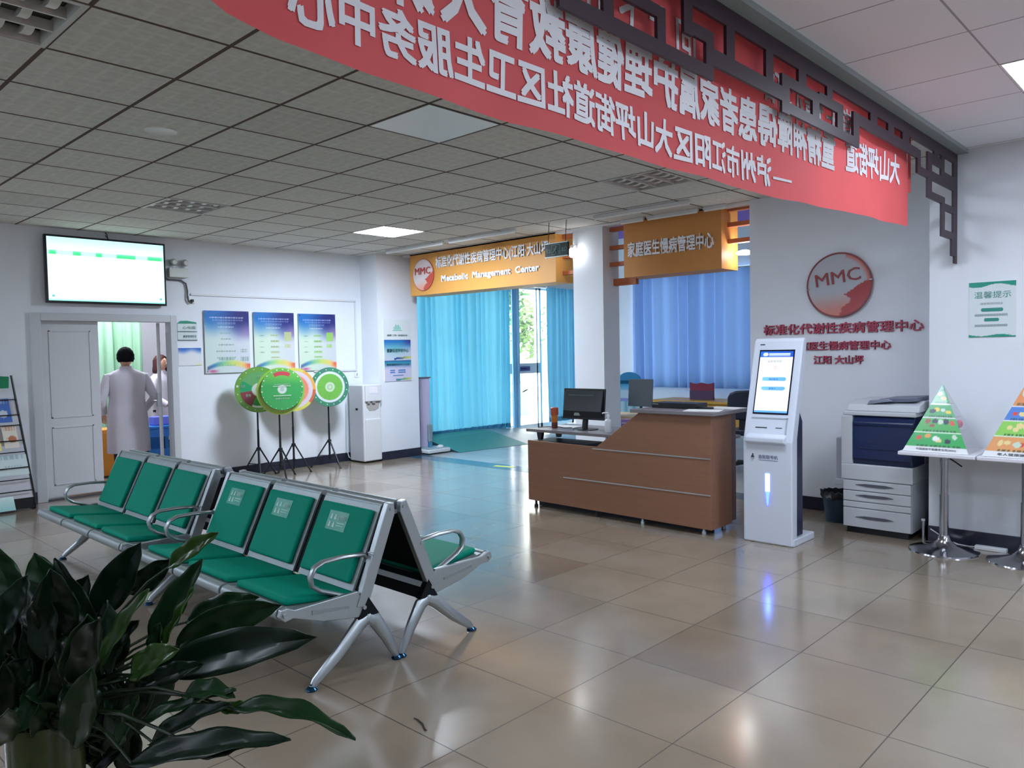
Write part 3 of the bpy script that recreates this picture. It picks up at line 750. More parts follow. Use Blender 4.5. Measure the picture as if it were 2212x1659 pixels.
# ================================================================ WAITING BENCHES
green_v = mat('green_vinyl', (3,136,112), 0.6, spec=0.10, var=0.03, vscale=6)
pan_m = mat('perforated_steel', (150,160,162), 0.45, 0.6)
silver = mat('bench_silver', (172,180,184), 0.36, 0.85, rvar=0.06, vscale=30)
inset_m = mat('black_inset', (14,20,24), 0.5, spec=0.2)
foot_m = mat('blue_chrome_foot', (50,90,124), 0.2, 0.9)
sticker_m = mat('sticker_green', (16,148,124), 0.35)
sticker_w = mat('sticker_print', (170,215,205), 0.4)
SEATW = 0.545
PB, PT = (-0.235, 0.385), (-0.052, 0.772)      # backrest low and high, local (x,z)
PF, PR = (-0.635, 0.385), (-0.215, 0.345)      # seat front tube and rear
def make_bench(stickers):
    """faces local -x, length along y, middle at 0"""
    t = thing('waiting_bench', 'x', 'bench')
    L = 3*SEATW/2
    def slab(mb, p, q, y0, y1, th, off=0.0):
        a = Vector((p[0], 0, p[1])); b = Vector((q[0], 0, q[1])); d = (b-a).normalized(); n = Vector((-d.z, 0, d.x))
        if n.z < 0: n = -n
        a = a+n*off; b = b+n*off; c = a+n*th; e = b+n*th
        v = [(w.x, y, w.z) for y in (y0, y1) for w in (a, b, e, c)]
        return mb.add(v, [(3,2,1,0),(4,5,6,7),(0,1,5,4),(1,2,6,5),(2,3,7,6),(3,0,4,7)])
    for k in range(3):
        y0 = -L+k*SEATW+0.012; y1 = y0+SEATW-0.024
        s = MB(); slab(s, (PF[0]-0.0, PF[1]+0.012), PR, y0, y1, 0.010)
        s.tube([(PF[0], y0, PF[1]), (PF[0], y1, PF[1])], 0.030, 14)
        so = s.build('seat', pan_m, t)
        c = MB(); slab(c, (PF[0]+0.035, PF[1]+0.018), (PR[0]-0.015, PR[1]+0.008), y0+0.028, y1-0.028, 0.034)
        c.build('seat_cushion', green_v, so, bevel=0.014, seg=3)
        b = MB(); slab(b, PB, PT, y0+0.014, y1-0.014, 0.012)
        d = (Vector((PT[0], 0, PT[1]))-Vector((PB[0], 0, PB[1]))).normalized()
        tp = Vector((PT[0], 0, PT[1]))+Vector((0.016, 0, 0.0))
        b.tube([(tp.x, y0+0.014, tp.z), (tp.x, y1-0.014, tp.z)], 0.024, 12)
        bo = b.build('backrest', pan_m, t)
        c = MB(); a_ = Vector((PB[0], 0, PB[1]))+d*0.030; e_ = Vector((PT[0], 0, PT[1]))-d*0.030
        slab(c, (a_.x, a_.z), (e_.x, e_.z), y0+0.042, y1-0.042, 0.030, 0.010)
        c.build('back_cushion', green_v, bo, bevel=0.013, seg=3)
        r = MB(); slab(r, PB, PT, y0-0.01, y1+0.01, 0.004, -0.006); r.build('back_cover', inset_m, bo)
        r = MB(); slab(r, (-0.185, 0.245), (-0.213, 0.36), y0-0.01, y1+0.01, 0.004, 0.0); r.build('lower_cover', inset_m, bo)
        if stickers:
            n = Vector((-d.z, 0, d.x)); p0 = a_+d*0.225+n*0.0415; yr = y1-0.15
            st = MB(); w, h = 0.17, 0.10
            A = Vector((p0.x, yr, p0.z)); R = Vector((0, -1, 0))
            st.quad(A, A+R*w, A+R*w+d*h, A+d*h)
            so2 = st.build('sticker', sticker_m, bo)
            tm = MB(); o2 = A+n*0.0012
            for (u, v) in ((0.02, 0.055), (0.055, 0.055), (0.02, 0.015), (0.055, 0.015)):
                q = o2+R*u+d*v
                tm.quad(q, q+R*0.018, q+R*0.013+d*0.028, q+R*0.005+d*0.028)
            text_mb(tm, '温馨提示', o2+R*0.088+d*0.055, R, d, 0.07, 0.026, bold=0.01)
            tm.quad(o2+R*0.088+d*0.038, o2+R*0.155+d*0.038, o2+R*0.155+d*0.042, o2+R*0.088+d*0.042)
            tm.quad(o2+R*0.088+d*0.025, o2+R*0.15+d*0.025, o2+R*0.15+d*0.028, o2+R*0.088+d*0.028)
            tm.build('sticker_print', sticker_w, so2)
    # rails
    MB().box(-0.245, -0.195, -L, L, 0.285, 0.335).build('main_beam', silver, t)
    MB().tube([(PT[0]+0.045, -L, PT[1]-0.03), (PT[0]+0.045, L, PT[1]-0.03)], 0.012, 8).build('top_rail', silver, t)
    for sy in (-1, 1):
        y = sy*(L+0.008); w = 0.018
        f = MB()
        # upright side plate
        f.prism([(PB[0]-0.022, PB[1]-0.06), (PB[0]+0.040, PB[1]-0.075), (PT[0]+0.036, PT[1]-0.03), (PT[0]+0.030, PT[1]+0.022), (PT[0]-0.004, PT[1]+0.026), (PT[0]-0.030, PT[1]-0.03)], 'y', y-w, y+w)
        # arm carrying the seat
        f.prism([(PF[0]-0.028, PF[1]-0.006), (PF[0]-0.018, PF[1]+0.026), (PF[0]+0.012, PF[1]+0.028), (PF[0]+0.05, PF[1]+0.012), (-0.245, 0.40), (-0.205, 0.30), (-0.245, 0.272), (-0.44, 0.305), (PF[0]+0.04, PF[1]-0.025), (PF[0], PF[1]-0.032)], 'y', y-w*0.7, y+w*0.7)
        fo = f.build('side_frame', silver, t, bevel=0.004)
        MB().prism([(-0.50, 0.372), (-0.30, 0.345), (-0.30, 0.332), (-0.50, 0.352)], 'y', y-w*0.9, y+w*0.9).build('frame_rib', pan_m, fo)
        for (bx_, bz_) in ((PF[0]-0.002, PF[1]-0.002), (-0.215, 0.315), (PT[0]+0.012, PT[1]-0.005), (-0.15, 0.56)):
            MB().tube([(bx_, y-w*1.25, bz_), (bx_, y+w*1.25, bz_)], 0.010, 10).build('bolt', silver, fo)
        # forked leg
        for (lx, kind) in ((-0.505, 0), (-0.015, 1)):
            m_ = MB()
            if kind == 0:
                m_.tube([(-0.175, y, 0.262), (-0.235, y, 0.235), (-0.36, y, 0.125), (-0.485, y, 0.035), (-0.505, y, 0.012)], [0.030, 0.037, 0.030, 0.021, 0.014], 10, flat=(0.75, 1.0))
            else:
                m_.tube([(-0.205, y, 0.262), (-0.145, y, 0.235), (-0.075, y, 0.13), (-0.03, y, 0.04), (-0.015, y, 0.012)], [0.030, 0.037, 0.030, 0.021, 0.014], 10, flat=(0.75, 1.0))
            lo = m_.build('leg', silver, t)
            MB().lathe([(0.026, 0.0), (0.028, 0.006), (0.020, 0.014), (0.009, 0.020), (0.008, 0.03)], (lx, y, 0.0), 16).build('foot', foot_m, lo)
        MB().prism([(-0.250, 0.262), (-0.190, 0.36), (-0.130, 0.268)], 'y', y-w*1.02, y+w*1.02).build('inset_triangle', inset_m, t)
        # bent tube armrest
        pts = [(-0.185, 0.52), (-0.16, 0.548), (-0.20, 0.566), (-0.38, 0.574), (-0.44, 0.568), (-0.475, 0.54), (-0.485, 0.50), (-0.470, 0.462), (-0.42, 0.435), (-0.30, 0.385), (-0.215, 0.352)]
        pts = [(-0.165, 0.50), (-0.155, 0.535), (-0.185, 0.560), (-0.30, 0.570), (-0.41, 0.568), (-0.455, 0.550), (-0.478, 0.512), (-0.470, 0.468), (-0.43, 0.438), (-0.32, 0.392), (-0.205, 0.345)]
        MB().tube([(a, y-sy*0.03, b) for a, b in pts], 0.015, 10, flat=(1.25, 0.75)).build('armrest', silver, t)
    return t
BXC = 2.375
RY_, LY_ = 3.90, 5.755
b1 = make_bench(True); b1.location = (BXC, RY_, 0)
tag(b1, 'green cushioned silver waiting bench whose three backrests carry small stickers, nearest the camera', 'bench', 'green waiting benches')
b2 = make_bench(False); b2.location = (BXC, LY_, 0)
tag(b2, 'green cushioned waiting bench without stickers in the same row, nearer the door', 'bench', 'green waiting benches')
b3 = dup(b2); b3.location = (BXC, RY_, 0); b3.rotation_euler = (0, 0, pi)
tag(b3, 'waiting bench facing the reception counter, back to back with the stickered bench', 'bench', 'green waiting benches')
b4 = dup(b2); b4.location = (BXC, LY_, 0); b4.rotation_euler = (0, 0, pi)
tag(b4, 'far waiting bench turned away, only its top rail showing behind the bench near the door', 'bench', 'green waiting benches')

# ================================================================ RECEPTION COUNTER
brown = mat('counter_laminate', (144,104,82), 0.42, spec=0.4, var=0.05, vscale=4, stretch=(1, 1, 12))
grey_top = mat('counter_top_grey', (128,124,128), 0.35, var=0.05, vscale=8)
strip_m = mat('aluminium_strip', (205,205,205), 0.3, 0.8)
t = thing('reception_counter', 'brown laminate reception counter with a low left part and a raised right end', 'reception counter', (5.75, 4.1, 0))
MB().prism([(5.112, 0.07), (5.112, 0.66), (4.27, 0.65), (3.80, 0.985), (3.11, 0.985), (3.11, 0.05)], 'x', 5.60, 5.63).build('front_panel', brown, t, bevel=0.003)
MB().box(5.63, 5.95, 3.11, 3.14, 0.05, 0.985).build('side_panel', brown, t, bevel=0.003)
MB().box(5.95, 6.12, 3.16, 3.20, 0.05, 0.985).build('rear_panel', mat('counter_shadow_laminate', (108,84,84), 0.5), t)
MB().box(5.555, 6.13, 3.06, 3.865, 0.985, 1.015).build('raised_top', grey_top, t, bevel=0.004)
wt = MB().box(5.62, 6.25, 3.18, 5.15, 0.742, 0.770)
wt.build('work_top', grey_top, t, bevel=0.004)
MB().box(5.594, 5.60, 3.115, 4.31, 0.628, 0.638).build('metal_strip', strip_m, t)
MB().box(5.594, 5.60, 3.115, 4.66, 0.330, 0.340).build('metal_strip', strip_m, t)
for (x_, y_) in ((5.70, 5.03), (5.98, 5.03), (5.70, 4.18)):
    MB().prism([(y_-0.018, 0.66), (y_+0.018, 0.66), (y_+0.034, 0.742), (y_-0.034, 0.742)], 'x', x_-0.02, x_+0.02).build('bracket', mat('bracket_grey', (70,70,76), 0.4, 0.4), t)
MB().box(5.72, 5.74, 3.16, 5.08, 0.0, 0.075).build('shade_strip', dark_m, t)  # dark strip added to block light and keep the counter's underside in shade
MB().box(5.66, 5.95, 4.42, 5.10, 0.08, 0.655).build('drawer_unit', mat('navy_drawer', (46,48,64), 0.5), t, bevel=0.003)
for (x_, y_) in ((5.63, 5.05), (5.63, 4.30), (5.63, 3.80), (5.63, 3.20), (5.92, 3.18), (5.92, 5.05)):
    MB().lathe([(0.020, 0), (0.020, 0.02), (0.012, 0.03), (0.012, 0.085)], (x_+0.012, y_, 0), 12).build('foot', dark_m if y_ > 4 else silver, t)

# monitor seen from behind
t = thing('monitor', 'black computer monitor seen from behind on the low counter desk', 'monitor', (5.86, 4.60, 0.77))
MB().prism([(5.84, 0.868), (5.855, 0.868), (5.885, 1.165), (5.872, 1.165)], 'y', 4.355, 4.86).build('screen', black_p, t, bevel=0.004)
MB().prism([(5.822, 0.95), (5.842, 0.885), (5.874, 1.150), (5.862, 1.145)], 'y', 4.375, 4.84).build('rear_shell', mat('monitor_shell', (18,28,33), 0.3, spec=0.6), t, bevel=0.006)
MB().box(5.842, 5.846, 4.47, 4.78, 1.098, 1.104).build('vent_line', mat('vent_grey', (90,110,112), 0.4), t)
MB().prism([(4.705, 0.905), (4.635, 0.905), (4.645, 0.932), (4.695, 0.932)], 'x', 5.822, 5.836).build('back_badge', mat('badge_grey', (150,160,160), 0.4), t)
MB().tube([(5.86, 4.60, 0.775), (5.875, 4.60, 0.88)], 0.028, 10).build('stand_neck', black_p, t)
MB().lathe([(0.12, 0), (0.115, 0.008), (0.03, 0.016)], (5.87, 4.60, 0.77), 24, sy=1.1).build('stand_base', black_p, t)
# customer display
t = thing('customer_display', 'small grey flat screen standing behind the raised counter end', 'monitor', (6.15, 4.15, 0.77))
MB().prism([(6.14, 0.99), (6.155, 0.99), (6.175, 1.25), (6.16, 1.25)], 'y', 4.02, 4.29).build('screen_back', mat('display_grey', (84,94,100), 0.4), t, bevel=0.003)
MB().tube([(6.155, 4.15, 0.77), (6.155, 4.15, 1.0)], 0.014, 8).build('stand', dark_m, t)
MB().box(6.10, 6.21, 4.08, 4.22, 0.77, 0.78).build('stand_base', dark_m, t)
# printer / small flat device
t = thing('flat_printer', 'low black box printer lying on the raised counter top', 'printer', (5.9, 3.58, 1.015))
MB().box(5.80, 6.0, 3.36, 3.80, 1.015, 1.062).build('body', black_p, t, bevel=0.006)
MB().box(5.798, 5.80, 3.73, 3.79, 1.046, 1.052).build('badge', mat('badge_grey', (150,160,160)), t)
MB().box(5.82, 5.91, 3.25, 3.36, 1.015, 1.032).build('paper_tray', dark_m, t, bevel=0.003)
def sheet(x0, x1, y0, y1, z, rot, label, grp):
    mb = MB().box(-0.105, 0.105, -0.148, 0.148, 0, 0.004); mb.xform(Matrix.Rotation(rot, 4, 'Z'))
    o = mb.build('paper_stack', paper); o.location = ((x0+x1)/2, (y0+y1)/2, z); return tag(o, label, 'paper', grp)
sheet(5.60, 5.80, 3.10, 3.36, 1.016, 0.3, 'loose white papers on the raised counter top beside the flat printer', None)
sheet(5.93, 6.13, 3.09, 3.33, 1.016, -0.05, 'white sheets at the back corner of the raised counter near the kiosk', None)
sheet(5.88, 6.08, 4.80, 5.06, 0.771, 0.1, 'white papers on the low desk between tumbler and monitor', None)
# tumbler
t = thing('tumbler', 'orange capped tea tumbler on the low end of the counter desk', 'bottle', (5.80, 4.93, 0.77))
MB().lathe([(0.028, 0.0), (0.031, 0.01), (0.031, 0.06)], (5.80, 4.93, 0.77), 18).build('tea', mat('dark_tea', (104,52,44), 0.2), t)
MB().lathe([(0.031, 0.06), (0.033, 0.13)], (5.80, 4.93, 0.77), 18).build('body', mat('amber_plastic', (200,120,50), 0.15, spec=0.6), t)
MB().lathe([(0.036, 0.13), (0.040, 0.14), (0.040, 0.20), (0.034, 0.206), (0.001, 0.207)], (5.80, 4.93, 0.77), 18).build('cap', mat('tumbler_cap', (186,88,66), 0.35), t)
# sanitizer bottle
t = thing('pump_bottle', 'white pump bottle standing at the foot of the counter slope', 'bottle', (5.78, 4.26, 0.77))
wb = mat('milky_plastic', (214,220,224), 0.3)
MB().lathe([(0.030, 0), (0.034, 0.01), (0.034, 0.10), (0.026, 0.118), (0.012, 0.125), (0.012, 0.14)], (5.78, 4.26, 0.77), 16).build('body', wb, t)
MB().lathe([(0.016, 0.14), (0.016, 0.16), (0.006, 0.165), (0.006, 0.185)], (5.78, 4.26, 0.77), 12).tube([(5.78, 4.26, 0.95), (5.75, 4.29, 0.952), (5.74, 4.30, 0.945)], 0.007, 8).build('pump', white_p, t)
t = thing('purple_box', 'small purple printed box beside the pump bottle behind the counter slope', 'box', (5.98, 4.22, 0.77))
MB().box(5.95, 6.03, 4.15, 4.24, 0.77, 0.88).build('box', mat('purple_print', (128,104,160), 0.4), t, bevel=0.003)
MB().box(5.948, 5.95, 4.155, 4.235, 0.79, 0.81).box(5.948, 5.95, 4.16, 4.23, 0.84, 0.85).build('label_print', mat('lilac_print', (190,180,214), 0.5), t)
cb = MB().tube([(5.84, 4.74, 0.782), (5.79, 4.80, 0.782), (5.85, 4.95, 0.782), (5.75, 5.10, 0.776), (5.78, 5.13, 0.765)], 0.004, 6)
tag(cb.build('monitor_cable', black_p, loc=(5.8, 4.8, 0.775)), 'thin black monitor cable trailing over the low desk end', 'cable')

# ================================================================ KIOSK
kw = mat('kiosk_white', (214,222,236), 0.3, spec=0.5)
kn = mat('kiosk_navy', (40,44,76), 0.35)
KY0, KY1, KX = 2.468, 2.868, 5.672
t = thing('self_service_kiosk', 'white self-service kiosk with a leaning touch screen and a blue light bar', 'kiosk', (KX+0.15, 2.668, 0))
# bent front shell: outline in (x,z)
out = [(KX, 0.0), (KX, 0.80), (KX+0.215, 1.575), (KX+0.235, 1.60), (KX+0.275, 1.60), (KX+0.29, 1.58), (KX+0.10, 0.82), (KX+0.09, 0.0)]
sh = MB().prism(out, 'y', KY0, KY1).build('front_shell', kw, t, bevel=0.016, seg=3)
MB().prism([(KX+0.085, 0.06), (KX+0.085, 0.80), (KX+0.15, 1.08), (KX+0.24, 0.95), (KX+0.24, 0.06)], 'y', KY0+0.02, KY1-0.02).build('rear_housing', kn, t, bevel=0.004)
MB().box(KX+0.02, KX+0.40, KY0-0.005, KY1+0.005, 0.0, 0.055).build('base_plate', kw, t, bevel=0.006)
kd = (Vector((KX+0.215, 0, 1.575))-Vector((KX, 0, 0.80))).normalized(); kn_ = Vector((-kd.z, 0, kd.x))
def kpt(yy, s, off=0.0):
    p = Vector((KX, 0, 0.80))+kd*s+kn_*off; return Vector((p.x, yy, p.z))
def kquad(mb, ya, yb, s0, s1, off):
    return mb.quad(kpt(ya, s0, off), kpt(yb, s0, off), kpt(yb, s1, off), kpt(ya, s1, off))
fr = MB(); A = [kpt(y_, s_, o_) for o_ in (-0.004, 0.003) for (y_, s_) in ((2.812, 0.215), (2.524, 0.215), (2.524, 0.735), (2.812, 0.735))]
fr.add(A, [(0,1,2,3),(7,6,5,4),(0,4,5,1),(1,5,6,2),(2,6,7,3),(3,7,4,0)]).build('screen_bezel', mat('bezel_black', (24,28,48), 0.15), t)
def kscreen(u, v):
    if v > 0.90: 
        c = mixc((30,110,220), (20,80,200), u)
        if 0.26 < u < 0.92 and (0.945 < v < 0.968 or 0.925 < v < 0.932): c = (210,230,255)
        if (u-0.16)**2/0.006+(v-0.95)**2/0.0009 < 1: c = (235,245,255)
        return c
    if v < 0.035: return (96,170,240)
    for (cy, w_) in ((0.545, 0.30), (0.395, 0.30)):
        d_ = max(abs(u-0.50)-w_, 0)**2/0.004+(v-cy)**2/0.0010
        if d_ < 1:
            return mixc((120,196,250), (84,160,240), (u-0.2))
    return mixc((252,254,255), (226,240,255), smooth(0.5, 0.0, v)*0.4)
R_ = YM
art('screen', kscreen, kpt(2.802, 0.228, 0.0045), YM, kd, 0.268, 0.494, 40, 110, art_mat('kiosk_screen', 0.15, emit=0.48), t)
scr_t = mat('screen_text', (60,90,160), 0.4, emit=0.25)
text('screen_text', '自助取号机', mat('screen_text_grey', (120,130,140), 0.4, emit=0.3), kpt(2.735, 0.630, 0.0055), YM, kd, 0.12, 0.020, t, thick=0)
text('screen_text', '预约取号', scr_t, kpt(2.71, 0.487, 0.0055), YM, kd, 0.075, 0.016, t, thick=0)
text('screen_text', '医保卡', scr_t, kpt(2.70, 0.413, 0.0055), YM, kd, 0.055, 0.016, t, thick=0)
mb = MB()
for s_ in (0.590, 0.575):
    for sg in (1, -1):
        p = kpt(2.668, s_, 0.0055); q = kpt(2.668+sg*0.012, s_+0.012, 0.0055); r2 = kpt(2.668+sg*0.012, s_+0.016, 0.0055); s2 = kpt(2.668, s_+0.004, 0.0055)
        mb.quad(p, q, r2, s2)
mb.build('chevrons', mat('chevron_red', (220,100,110), 0.4, emit=0.3), t)
mb = MB(); kquad(mb, 2.815, 2.775, 0.775, 0.783, 0.002); mb.build('brand_plate', dark_m, t)
# card slot recess and tray
mb = MB(); 
for (ya, yb, s0, s1) in ((2.815, 2.520, 0.180, 0.190), (2.532, 2.520, 0.060, 0.190)):
    A = [kpt(y_, s_, o_) for o_ in (-0.002, 0.004) for (y_, s_) in ((ya, s0), (yb, s0), (yb, s1), (ya, s1))]
    mb.add(A, [(0,1,2,3),(7,6,5,4),(0,4,5,1),(1,5,6,2),(2,6,7,3),(3,7,4,0)])
mb.build('recess_edge', mat('recess_grey', (168,178,190), 0.4), t)
mb = MB(); kquad(mb, 2.775, 2.680, 0.105, 0.112, 0.003); kquad(mb, 2.610, 2.558, 0.108, 0.113, 0.003); mb.build('card_slot', mat('slot_black', (26,34,50), 0.4), t)
MB().prism([(KX-0.040, 0.835), (KX-0.040, 0.795), (KX+0.01, 0.770), (KX+0.02, 0.86)], 'y', 2.515, 2.835).build('receipt_tray', kw, t, bevel=0.010, seg=3)
kt = mat('kiosk_print', (120,124,160), 0.5)
text('lettering', '自助取号机', kt, (KX-0.001, 2.735, 0.665), YM, ZU, 0.155, 0.030, t)
bars_mb(MB(), [(0, 1, 0, 1)], (KX-0.001, 2.735, 0.652), YM, ZU, 0.155, 0.004).build('print_line', kt, t)
MB().tube([(KX-0.001, 2.785, 0.672), (KX-0.001, 2.785, 0.680), (KX-0.001, 2.785, 0.692)], [0.014, 0.011, 0.004], 12).ell((KX, 2.785, 0.695), 0.002, 0.006, 0.007).build('lock_icon', mat('slot_black', (26,34,50)), t)
MB().box(KX-0.004, KX+0.002, 2.648, 2.682, 0.41, 0.55).build('light_bar', mat('light_bar_white', (170,220,255), 0.3, emit=6.0, ecol=(96,140,255)), t, bevel=0.015, seg=3)
MB().prism([(2.651, 0.41), (2.679, 0.41), (2.674, 0.35), (2.667, 0.30), (2.663, 0.30), (2.656, 0.35)], 'x', KX-0.003, KX+0.002).build('light_bar_tail', mat('light_bar_blue', (70,60,255), 0.3, emit=14.0, ecol=(24,40,255)), t)

# ================================================================ COPIER
cw = mat('copier_white', (196,200,206), 0.45, spec=0.4)
cn = mat('copier_navy', (32,44,84), 0.3, spec=0.5)
t = thing('copier', 'floor standing white office copier with a navy output bay in the corner beside the kiosk', 'copier', (6.74, 2.11, 0))
MB().box(6.45, 7.03, 1.85, 2.375, 0.05, 0.44).build('cabinet', cw, t, bevel=0.008)
MB().box(6.47, 7.0, 1.88, 2.35, 0.0, 0.06).build('plinth', dark_m, t)
MB().box(6.43, 7.03, 1.84, 2.385, 0.44, 0.57).build('lower_body', cw, t, bevel=0.008)
MB().box(6.43, 7.03, 2.295, 2.385, 0.565, 0.965).box(6.75, 7.03, 1.84, 2.30, 0.565, 0.965).build('upper_body', cw, t, bevel=0.008)
MB().prism([(6.425, 0.62), (6.425, 0.90), (6.45, 0.955), (6.48, 0.965), (6.76, 0.965), (6.76, 0.565), (6.46, 0.565)], 'y', 1.845, 2.292).build('output_bay', cn, t, bevel=0.012, seg=3)
MB().prism([(6.418, 0.885), (6.418, 0.915), (6.47, 0.975), (6.52, 0.978), (6.52, 0.93)], 'y', 1.83, 2.285).build('control_panel', mat('panel_navy_gloss', (28,40,78), 0.15), t, bevel=0.006)
MB().prism([(6.419, 0.70), (6.419, 0.74), (6.42, 0.74), (6.42, 0.70)], 'y', 1.90, 2.24).build('bay_line', cn, t)
MB().box(6.43, 7.04, 1.82, 2.37, 0.965, 1.00).build('scanner_bed', cw, t, bevel=0.008)
MB().prism([(6.44, 1.00), (6.46, 1.055), (6.60, 1.085), (7.0, 1.085), (7.02, 1.00)], 'y', 1.80, 2.34).build('document_feeder', cw, t, bevel=0.010)
MB().prism([(2.20, 1.06), (1.83, 1.085), (1.83, 1.115), (2.10, 1.10)], 'x', 6.50, 6.90).build('paper_tray', mat('tray_slate', (98,104,124), 0.4), t, bevel=0.004)
MB().prism([(2.19, 1.055), (2.00, 1.085), (2.04, 1.10), (2.17, 1.09)], 'x', 6.455, 6.60).build('feeder_cover', mat('cover_grey', (128,136,154), 0.3), t, bevel=0.004)
for (z0, z1) in ((0.355, 0.435), (0.268, 0.348), (0.215, 0.260), (0.055, 0.208)):
    dr = MB().box(6.434, 6.452, 1.855, 2.37, z0, z1).build('drawer', cw, t, bevel=0.004)
    if z1-z0 > 0.06:
        zc = (z0+z1)/2+0.008
        MB().prism([(2.27, zc), (2.20, zc+0.010), (2.04, zc+0.010), (1.98, zc), (2.05, zc-0.012), (2.18, zc-0.012)], 'x', 6.428, 6.435).build('drawer_grip', mat('grip_shadow', (86,88,98), 0.5), dr)
MB().box(6.56, 6.78, 2.385, 2.475, 0.42, 0.76).build('bypass_tray', mat('copier_pale', (186,188,200), 0.5), t, bevel=0.005)
MB().box(6.52, 6.80, 2.385, 2.475, 0.37, 0.42).build('tray_hinge', cw, t, bevel=0.005)
MB().prism([(2.225,0.594),(2.216,0.603),(2.207,0.594),(2.216,0.585)], 'x', 6.455, 6.458).build('badge', mat('badge_blue', (120,150,190)), t)

# waste bin with bag
t = thing('waste_bin', 'dark teal slatted waste bin with a black bag behind the kiosk', 'waste bin', (6.72, 2.62, 0))
MB().lathe([(0.095, 0.0), (0.125, 0.24), (0.118, 0.24), (0.09, 0.01)], (6.80, 2.555, 0), 24, close=False).lathe([(0.001, 0.002), (0.093, 0.002)], (6.80, 2.555, 0), 24).build('bin', mat('bin_teal', (40,58,76), 0.5), t)
mb = MB(); n_ = 28; prof = [(0.118, 0.20), (0.134, 0.235), (0.136, 0.262), (0.122, 0.268), (0.105, 0.20)]; vs = []
for i, (r_, z_) in enumerate(prof):
    for k in range(n_):
        a = 2*pi*k/n_; q = 1+0.05*sin(k*2.3+i)+0.03*sin(k*5.1); vs.append((6.80+r_*q*cos(a), 2.555+r_*q*sin(a), z_+0.012*sin(k*3.1+i)))
mb.add(vs, [(i*n_+k, i*n_+(k+1) % n_, (i+1)*n_+(k+1) % n_, (i+1)*n_+k) for i in range(4) for k in range(n_)], smooth=True)
mb.build('bin_bag', mat('bag_black', (20,26,38), 0.3), t)

# ================================================================ PYRAMID TABLES
FOODC = [(232,214,150), (214,80,66), (240,240,236), (226,160,90), (40,60,70), (236,206,80), (200,220,200), (150,80,70)]
def band_print(seed, bands, blobs):
    rnd = random.Random(seed); L = []
    for (c, z0, z1, n) in bands:
        for k in range(n):
            u = 0.12+0.76*(k+0.5)/n+rnd.uniform(-0.05, 0.05); L.append((u, (z0+z1)/2+rnd.uniform(-0.25, 0.55)*(z1-z0)*0.5, rnd.uniform(0.045, 0.075), rnd.uniform(0.12, 0.20)*(z1-z0), rnd.choice(FOODC)))
    def f(u, v):
        for (c, z0, z1, n) in bands:
            if z0 <= v < z1:
                if v > z1-0.012: return (214,240,214)
                if v < z0+0.10*(z1-z0)+0.006 and 0.15 < u < 0.9 and int(u*40) % 3: return mixc(c, (20,60,40), 0.6)
                w = max(0.15, 1-v)
                for (bu, bv, ru, rv, bc) in L:
                    if z0 <= bv < z1 and ((u-bu)/(ru/w*0.75))**2+((v-bv)/rv)**2 < 1: return bc
                return c
        return (228,230,232)
    return f
greenb = [((52,170,90), 0.085, 0.29, 6), ((72,172,86), 0.30, 0.50, 6), ((74,168,104), 0.51, 0.70, 4), ((60,158,96), 0.71, 0.90, 2), ((40,150,110), 0.90, 1.01, 0)]
mixb = [((226,160,104), 0.085, 0.29, 6), ((140,206,96), 0.30, 0.50, 5), ((84,134,210), 0.51, 0.70, 3), ((226,150,96), 0.71, 1.01, 1)]
acr = mat('clear_acrylic', (214,214,222), 0.12, alpha=0.30, spec=0.5)
table_w = mat('table_top_white', (222,222,230), 0.3)
